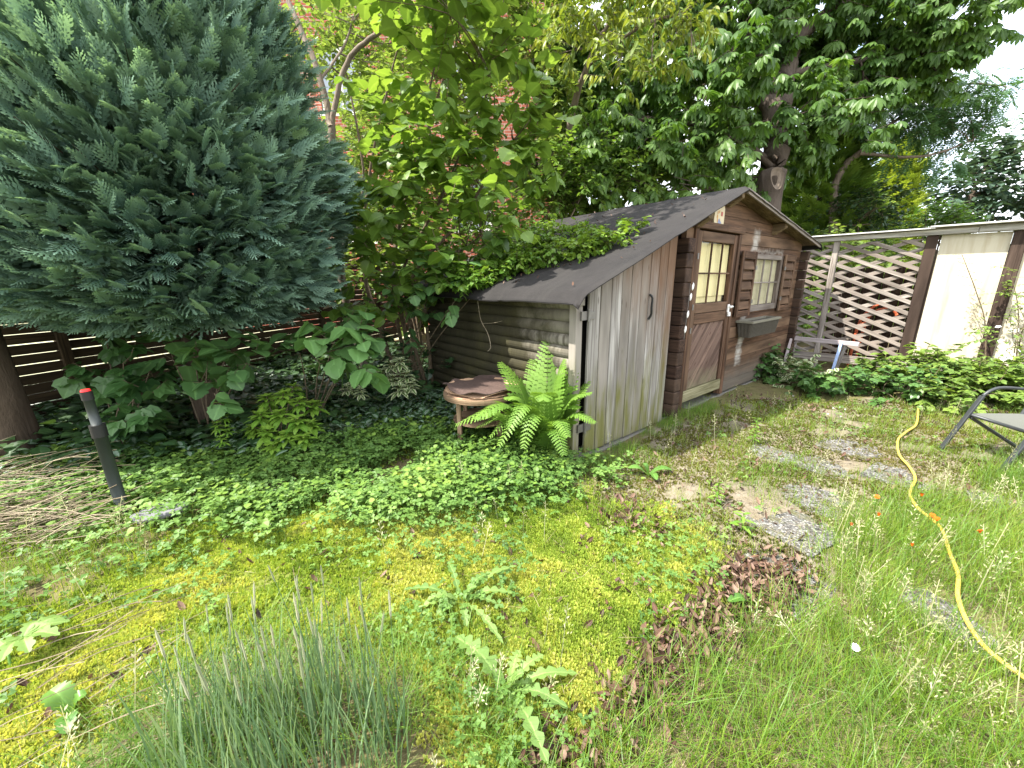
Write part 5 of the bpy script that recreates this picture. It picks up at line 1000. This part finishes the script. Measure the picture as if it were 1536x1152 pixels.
# seed heads
PAN = comb([(leafT(2, .16, .9, 0, 0, flat=True, tip=.1), (r_*math.cos(i*2.4), r_*math.sin(i*2.4), .58+.028*i), Rz(i*2.4-1.57)@Rx(.75), .052) for i in range(15) for r_ in (.02+.11*(1-i/15), .01+.05*(1-i/15))]+[(leafT(1, .006, 1, 0, 0, flat=True, tip=1), (0, 0, 0), Rx(1.57), 1.05)])
p = np.concatenate([sample(POLY['gright'], 120), sample(POLY['gmid'], 16), sample(POLY['gleft'], 35), sample(POLY['moss'], 10), sample(POLY['gedge'], 40)]); p = p[fbm(p[:, 0]+2, p[:, 1]+6, 2., 2) > .4]; g = Geo(); n = len(p); g.scatter(PAN, g3(p, 0), yawR(n, .25), rng.uniform(.12, .28, n)); stuff(g.build('grass_seed_heads', L_seed, None), 'pale ripe grass seed heads scattered through the right hand grass', 'grass')
# dry thatch on the ground between the grass
p = np.concatenate([sample(POLY['gright'], 1100), sample(POLY['gmid'], 500), sample(POLY['gleft'], 200), sample(POLY['moss'], 120)]); g = Geo(); n = len(p); g.scatter(BLADE2, g3(p, .012), np.einsum('nij,jk->nik', yawR(n, .15), Rx(-1.45)), np.stack([np.full(n, .004), np.full(n, .05), rng.uniform(.05, .16, n)], 1)); stuff(g.build('dry_grass', L_straw, None), 'dry flattened straw between the living grass', 'grass')
# dead leaves
LT = leafT(5, .24, .9, .8, .7); LT2 = leafT(4, .2, .9, -.8, -.9)
ps = [sample(POLY['litter'], 6500), sample(POLY['litter2'], 6000), sample(POLY['litter3'], 2200), sample(POLY['litter4'], 220), sample(POLY['moss'], 75), sample(POLY['gmid'], 110), sample(POLY['clover'], 8)]
for c, n in ((G(935, 770), 60), (G(920, 885), 30), (G(985, 800), 25), (G(760, 820), 10), (G(880, 800), 14), (G(1150, 840), 60), (G(1000, 720), 25), (G(1130, 700), 40), (G(350, 830), 6), (G(200, 1010), 22), (G(440, 1030), 30), (G(780, 960), 14), (G(960, 690), 30)): ps.append(c[:2]+rng.normal(size=(n, 2))*.07)
p = np.concatenate(ps); p = p+rng.normal(size=p.shape)*.05; n = len(p); p = np.where(outside_shed(p)[:, None], p, [0.9, 2.2]); g = Geo(); a = rng.random(n)*6.283; h = np.full(n, .008); h[:len(ps[0])+len(ps[1])] = rng.random(len(ps[0])+len(ps[1]))*.045
for T_, m in ((LT, rng.random(n) < .6), (LT2, None)):
    m = ~m0 if m is None else m; m0 = m
    g.scatter(T_, g3(p[m], 0)+UP*h[m][:, None], frames(np.stack([np.cos(a), np.sin(a), rng.normal(size=n)*.25], 1)[m], (UP+rv(n)*.55)[m]), rng.uniform(.018, .052, m.sum()))
stuff(g.build('leaf_litter', L_litter, None), 'curled brown dead leaves drifted beside the aggregate slabs', 'leaf litter')
p = np.stack([rng.uniform(-.2, 2.2, 150), rng.uniform(-.1, 2.6, 150)], 1); p = p[fbm(p[:, 0], p[:, 1], 2.5, 2) > .45]; n = len(p); g = Geo(); a = rng.random(n)*6.283
g.scatter(LT, P0+U*p[:, :1]+V*p[:, 1:]+UP*(zL(p[:, 0])+.016)[:, None], frames(np.stack([np.cos(a), np.sin(a), .3*np.cos(a-YAW)], 1), (UP+rv(n)*.3)), rng.uniform(.015, .04, n)); stuff(g.build('roof_litter', L_litter, None), 'few small dead leaves lying on the black felt roof', 'leaf litter')
# foreground clump of tall blue-green grass
cb_ = np.array([-.72, .93, 0]); tc = thing('tall_grass_clump', 'tall stiff blue-green grass clump with upright seed spikes in the foreground', 'grass', cb_)
n = 430; a = rng.random(n)*6.283; r = np.sqrt(rng.random(n)); p = np.stack([-.76+.42*r*np.cos(a), .93+.17*r*np.sin(a)], 1); g = Geo(); hh = rng.uniform(.2, .54, n); g.scatter(BLADE, g3(p, -.01), yawR(n, .1), np.stack([rng.uniform(.009, .016, n), hh*.45, hh], 1)); g.build('blades', L_bgrass, tc)
SPK = (lambda q: q)(comb([(leafT(4, .5, 1, 0, 0, .25, flat=True, tip=.3), (0, 0, 0), Rz(b_)@Rx(1.57), (.055, 1, 1)) for b_ in (0, 1.05, 2.1)]))
g = Geo(); gs = Geo(); n = 44; a = rng.random(n)*6.283; r = np.sqrt(rng.random(n)); p = np.stack([-.72+.36*r*np.cos(a), .96+.14*r*np.sin(a)], 1); hh = rng.uniform(.32, .6, n); R = yawR(n, .09); g.scatter(TWIG, g3(p), np.einsum('nij,jk->nik', R, Rx(1.57)), np.stack([np.full(n, .0022), hh, np.full(n, .0022)], 1))
tp = g3(p)+R[:, :, 2]*hh[:, None]; g.build('stems', L_bgrass, tc); mspk = (leafmat('pale_seed_spike', [(.30, .34, .22), (.40, .43, .30), (.50, .50, .38)], .3, .6, .2, 0, (1, 1, .8)))
for i in range(n):
    gs = Geo(); gs.scatter(SPK, (tp[i]-R[i][:, 2]*.03)[None], R[i:i+1], rng.uniform(.07, .12, 1)); gs.build('seed_spike', mspk, tc)
# straw heap on the left
hp = G(60, 770); st_ = thing('straw_heap', 'heap of long dry stems at the left edge by the pole', 'straw', hp); g = Geo()
for i in range(330):
    c = G(rng.uniform(-70, 140), rng.uniform(725, 830), 0)+UP*rng.uniform(.02, .32)*np.clip(rng.random()+.2, 0, 1); d = nrm(np.array([1., .45, .14])+rv(1)[0]*[.5, .6, .3]); L = rng.uniform(.25, .75); bnd = rv(1)[0]*.05
    g.tube(spline([c-d*L/2, c+bnd, c+d*L/2-UP*.02], 6), rng.uniform(.0013, .0032), 4, rnd=rng.random())
g.build('stems', L_straw, st_)
st_ = thing('straw_heap', 'few long dry stems lying in the bottom left corner', 'straw', G(80, 1020)); g = Geo()
for i in range(38):
    c = G(rng.uniform(-20, 260), rng.uniform(930, 1150), 0)+UP*rng.uniform(.02, .12); d = nrm(np.array([1., .8, .1])+rv(1)[0]*[.5, .5, .15]); L = rng.uniform(.2, .5); g.tube(spline([c-d*L/2, c+rv(1)[0]*.03, c+d*L/2], 6), rng.uniform(.0012, .0025), 4, rnd=rng.random())
g.build('stems', L_straw, st_)
# broad weeds: leaf ribbons
def ribbon(g, b, tip, w, arch, jag=.0, n=22, rnd=.5, p=.8, fold=.25):
    c = spline([b, (b*.5+tip*.5)+UP*arch, tip], n+1); T_ = nrm(np.gradient(c, axis=0)); s = nrm(np.cross(T_, UP)); t = np.linspace(0, 1, n+1); h = w*(np.sin(np.pi*np.clip(t, .0, 1)**p)**.8*.95+.06); 
    if jag: h = h*(1+jag*(np.where(np.arange(n+1) % 3 == 0, -1., .5)+rng.normal(size=n+1)*.25)*(t > .12)*(t < .95))
    nn = np.cross(s, T_); L_, R_ = c-s*h[:, None]+nn*(h*fold)[:, None], c+s*h[:, None]+nn*(h*fold)[:, None]; m = n+1
    g.add(np.concatenate([L_, c, R_]), [[i, m+i, m+i+1, i+1] for i in range(n)]+[[m+i, 2*m+i, 2*m+i+1, m+i+1] for i in range(n)], rnd=rnd, lt=np.concatenate([np.ones(m), np.zeros(m), np.ones(m)]))
def weed(name, label, bx, tips, lm, jag, w, arch=.04):
    b = G(*bx); b[2] = gz(b[0], b[1])+.005; t = thing(name, label, 'weed', b)
    for x, y, z, *k in tips:
        g = Geo(); tip = G(x, y, z); L = np.linalg.norm(tip-b); ribbon(g, b, tip, (k[0] if k else 1)*w, arch*(.5+L*2), jag, rnd=rng.random(), p=1.25); g.build('leaf', lm, t)
weed('thistle', 'large pale weed with toothed leaves low in the centre foreground', (762, 1040), [(683, 955, .10, 1.7), (779, 975, .08), (815, 982, .07), (866, 1010, .03), (808, 1030, .03, .7), (852, 1062, .04), (822, 1146, .05, 1.2), (700, 1062, .02, .5), (786, 1010, .1, .8)], L_weed, .5, .019)
weed('thistle', 'smaller grey green weed with ragged leaves in the middle of the moss', (692, 912), [(606, 884, .06), (640, 900, .08), (672, 842, .12, .9), (735, 858, .09), (775, 848, .05, .9), (772, 890, .05), (650, 930, .04), (755, 965, .04, .8), (715, 880, .12), (700, 940, .05), (625, 915, .05), (745, 905, .06)], L_weed, .6, .017)
weed('dock', 'dock plant with long green leaves at the edge of the ground cover', (592, 775), [(548, 738, .14), (622, 728, .16, .8), (530, 786, .05, .8), (605, 745, .15, .7), (570, 775, .06, .6)], L_weedd, .1, .032)
weed('dock', 'broad-leaved dock in front of the grey annex door', (972, 712), [(942, 702, .05), (1008, 705, .05), (985, 720, .04, .8), (965, 695, .08, .7)], L_weedd, .08, .035)
weed('plantain', 'single smooth green leaf by the dead leaves and slab', (1130, 905), [(1092, 902, .03), (1118, 893, .03, .5)], L_weedd, 0, .024)
weed('dandelion', 'dandelion leaves in the bottom left corner', (110, 1070), [(75, 1035, .08, 1.5), (130, 1040, .05), (100, 1100, .05)], L_weedd, .15, .026)
def seedling(label, bx, h, lm, size=.07):
    b = G(*bx); b[2] = gz(b[0], b[1]); t = thing('seedling', label, 'weed', b); g = Geo(); gl = Geo(); tp = b+[.01, .01, h]; g.tube(spline([b, (b+tp)/2+[.01, 0, 0], tp], 8), .0035, 5); n = int(h*90); z = np.linspace(.15, 1, n); a = np.arange(n)*2.4
    gl.scatter(NARROW, b+(tp-b)*z[:, None], frames(np.stack([np.cos(a), np.sin(a), .25+0*a], 1), UP), size*(1.15-.5*z)); g.build('stem', lm, t, smooth=True); gl.build('leaves', lm, t)
seedling('slim seedling growing on the mossy ground before the shed door', (1130, 662), .27, L_lime); seedling('narrow green seedling beside the dark dead leaves near the slabs', (1072, 760), .16, L_lime, .06); seedling('leafy weed left of the aggregate slabs', (1110, 800), .12, L_lime, .09)
# large cut leaf plant at the left edge
pb_ = G(20, 1010); pl_ = thing('cut_leaf_plant', 'large pale deeply cut leaf at the left edge', 'plant', pb_); g = Geo(); c = G(35, 955, .12)
for k_, a in enumerate(np.linspace(-2.2, 2.2, 7)):
    d = np.array([math.cos(a)*.9+.25, math.sin(a)*.9, .05-.1*abs(a)/2]); ribbon(g, c, c+nrm(d)*.15*(1-.16*abs(a)), .024, .02, .3, 14, .6, 1.15)
g.build('leaf', L_weed, pl_); g = Geo(); g.tube(spline([pb_, (pb_+c)/2+[-.03, 0, .03], c], 8), .005, 6); g.build('stalk', L_weedd, pl_, smooth=True)
# orange hawkweed, daisies, yellow dots
t = NT('orange_petal'); M_or = t.done(t.pbr(t.ramp(t.attr('rnd'), [(0, (.55, .07, .003)), (1, (.62, .13, .005))]), .5, spec=.2))
M_st = L_grass2
def flower(name, label, group, x, y, h, r, m, k=14, proto=None):
    b = G(x, y, h); b[2] = 0; b[2] = gz(b[0], b[1])
    if proto is not None: return dup(proto, b, rng.random()*6, label, rng.uniform(.9, 1.1))
    t = thing(name, label, 'flower', b, 0, group); g = Geo(); g.tube(spline([(0, 0, 0), (.008, .004, h*.5), (0, 0, h)], 7), .0018, 5); g.build('stem', M_st, t, local=True, smooth=True)
    g = Geo(); nn = UP*.8+[-.2, -.5, 0]; nn = nn/np.linalg.norm(nn); petals(g, np.array([0, 0, h]), r, k, nn); petals(g, np.array([0, 0, h+.002]), r*.6, k-3, nn); g.build('petals', m, t, local=True)
    g = Geo(); g.tube([(0, 0, h-.012), (0, 0, h+.002)], [.004, .007], 8); g.build('centre', m, t, local=True); return t
og = 'orange hawkweed flowers in the grass'
P_ = None
for x, y, lab in ((1398, 776, 'orange hawkweed beside the yellow hose, the largest bloom'), (1471, 794, 'orange hawkweed furthest to the right, beyond the hose'), (1371, 808, 'orange hawkweed lowest in the grass left of the hose'), (1318, 773, 'orange hawkweed in the grass right of the dark slab'), (1278, 784, 'orange hawkweed furthest to the left, next to the dark slab'), (1316, 743, 'small orange hawkweed nearest the shed'), (1405, 781, 'orange hawkweed half hidden under the largest bloom by the hose'), (1382, 745, 'faint orange hawkweed close to the bend of the hose')):
    r = flower('hawkweed', lab, og, x, y, .20, .014, M_or, proto=P_); P_ = P_ or r
P_ = None
for x, y, lab in ((1283, 970, 'single white daisy in the foreground grass'), (1250, 611, 'white daisy leftmost of the patch before the bushes'), (1260, 609, 'white daisy second in the patch before the bushes'), (1268, 614, 'white daisy third in the patch before the bushes'), (1243, 616, 'white daisy lowest in the patch before the bushes'), (1262, 621, 'white daisy just under the patch before the bushes'), (16, 716, 'white flower at the left edge above the straw'), (202, 722, 'white flower in the ground cover right of the pole'), (1190, 592, 'pale flower at the foot of the dark bushes')):
    r = flower('daisy', lab, 'white daisies', x, y, .09, .016, M_wp, 11, proto=P_); P_ = P_ or r
# ================================================================== light, sky, render
SUN = nrm(np.array([-.96, -.24, 0]))*math.cos(rad(56))+UP*math.sin(rad(56))
sl = bpy.data.lights.new('sun', 'SUN'); sl.energy = 4.3; sl.angle = rad(.6); sl.color = (1, .95, .86); so = bpy.data.objects.new('sun', sl); COL.objects.link(so)
so.rotation_euler = Vector(-SUN).to_track_quat('-Z', 'Y').to_euler(); so.location = (-20, -5, 30)
w = bpy.data.worlds.new('World'); SC.world = w; w.use_nodes = True; nt = w.node_tree; nt.nodes.clear()
sky = nt.nodes.new('ShaderNodeTexSky'); sky.sky_type = 'NISHITA'; sky.sun_disc = False; sky.sun_elevation = rad(56); sky.sun_rotation = math.atan2(SUN[0], SUN[1]); sky.air_density = 1.; sky.dust_density = 1.5
bg = nt.nodes.new('ShaderNodeBackground'); ow = nt.nodes.new('ShaderNodeOutputWorld'); bg.inputs[1].default_value = .15
tcw = nt.nodes.new('ShaderNodeTexCoord'); nz = nt.nodes.new('ShaderNodeTexNoise'); nz.inputs['Scale'].default_value = 2.6; nz.inputs['Detail'].default_value = 6; nz.inputs['Roughness'].default_value = .55
nt.links.new(tcw.outputs['Generated'], nz.inputs['Vector']); rp = nt.nodes.new('ShaderNodeValToRGB'); rp.color_ramp.elements[0].position = .34; rp.color_ramp.elements[1].position = .58; nt.links.new(nz.outputs['Fac'], rp.inputs[0])
mx = nt.nodes.new('ShaderNodeMix'); mx.data_type = 'RGBA'; nt.links.new(rp.outputs[0], mx.inputs[0]); nt.links.new(sky.outputs[0], mx.inputs[6]); mx.inputs[7].default_value = (7.5, 7.6, 7.8, 1); nt.links.new(mx.outputs[2], bg.inputs[0]); nt.links.new(bg.outputs[0], ow.inputs[0])
SC.view_settings.view_transform = 'Standard'; SC.view_settings.look = 'None'; SC.view_settings.exposure = 1.78; SC.view_settings.gamma = 1
SC.cycles.max_bounces = 7; SC.cycles.diffuse_bounces = 4; SC.cycles.glossy_bounces = 2; SC.cycles.transmission_bounces = 4; SC.cycles.transparent_max_bounces = 6
SC.cycles.use_denoising = True; SC.cycles.sample_clamp_indirect = 8; SC.cycles.use_adaptive_sampling = False
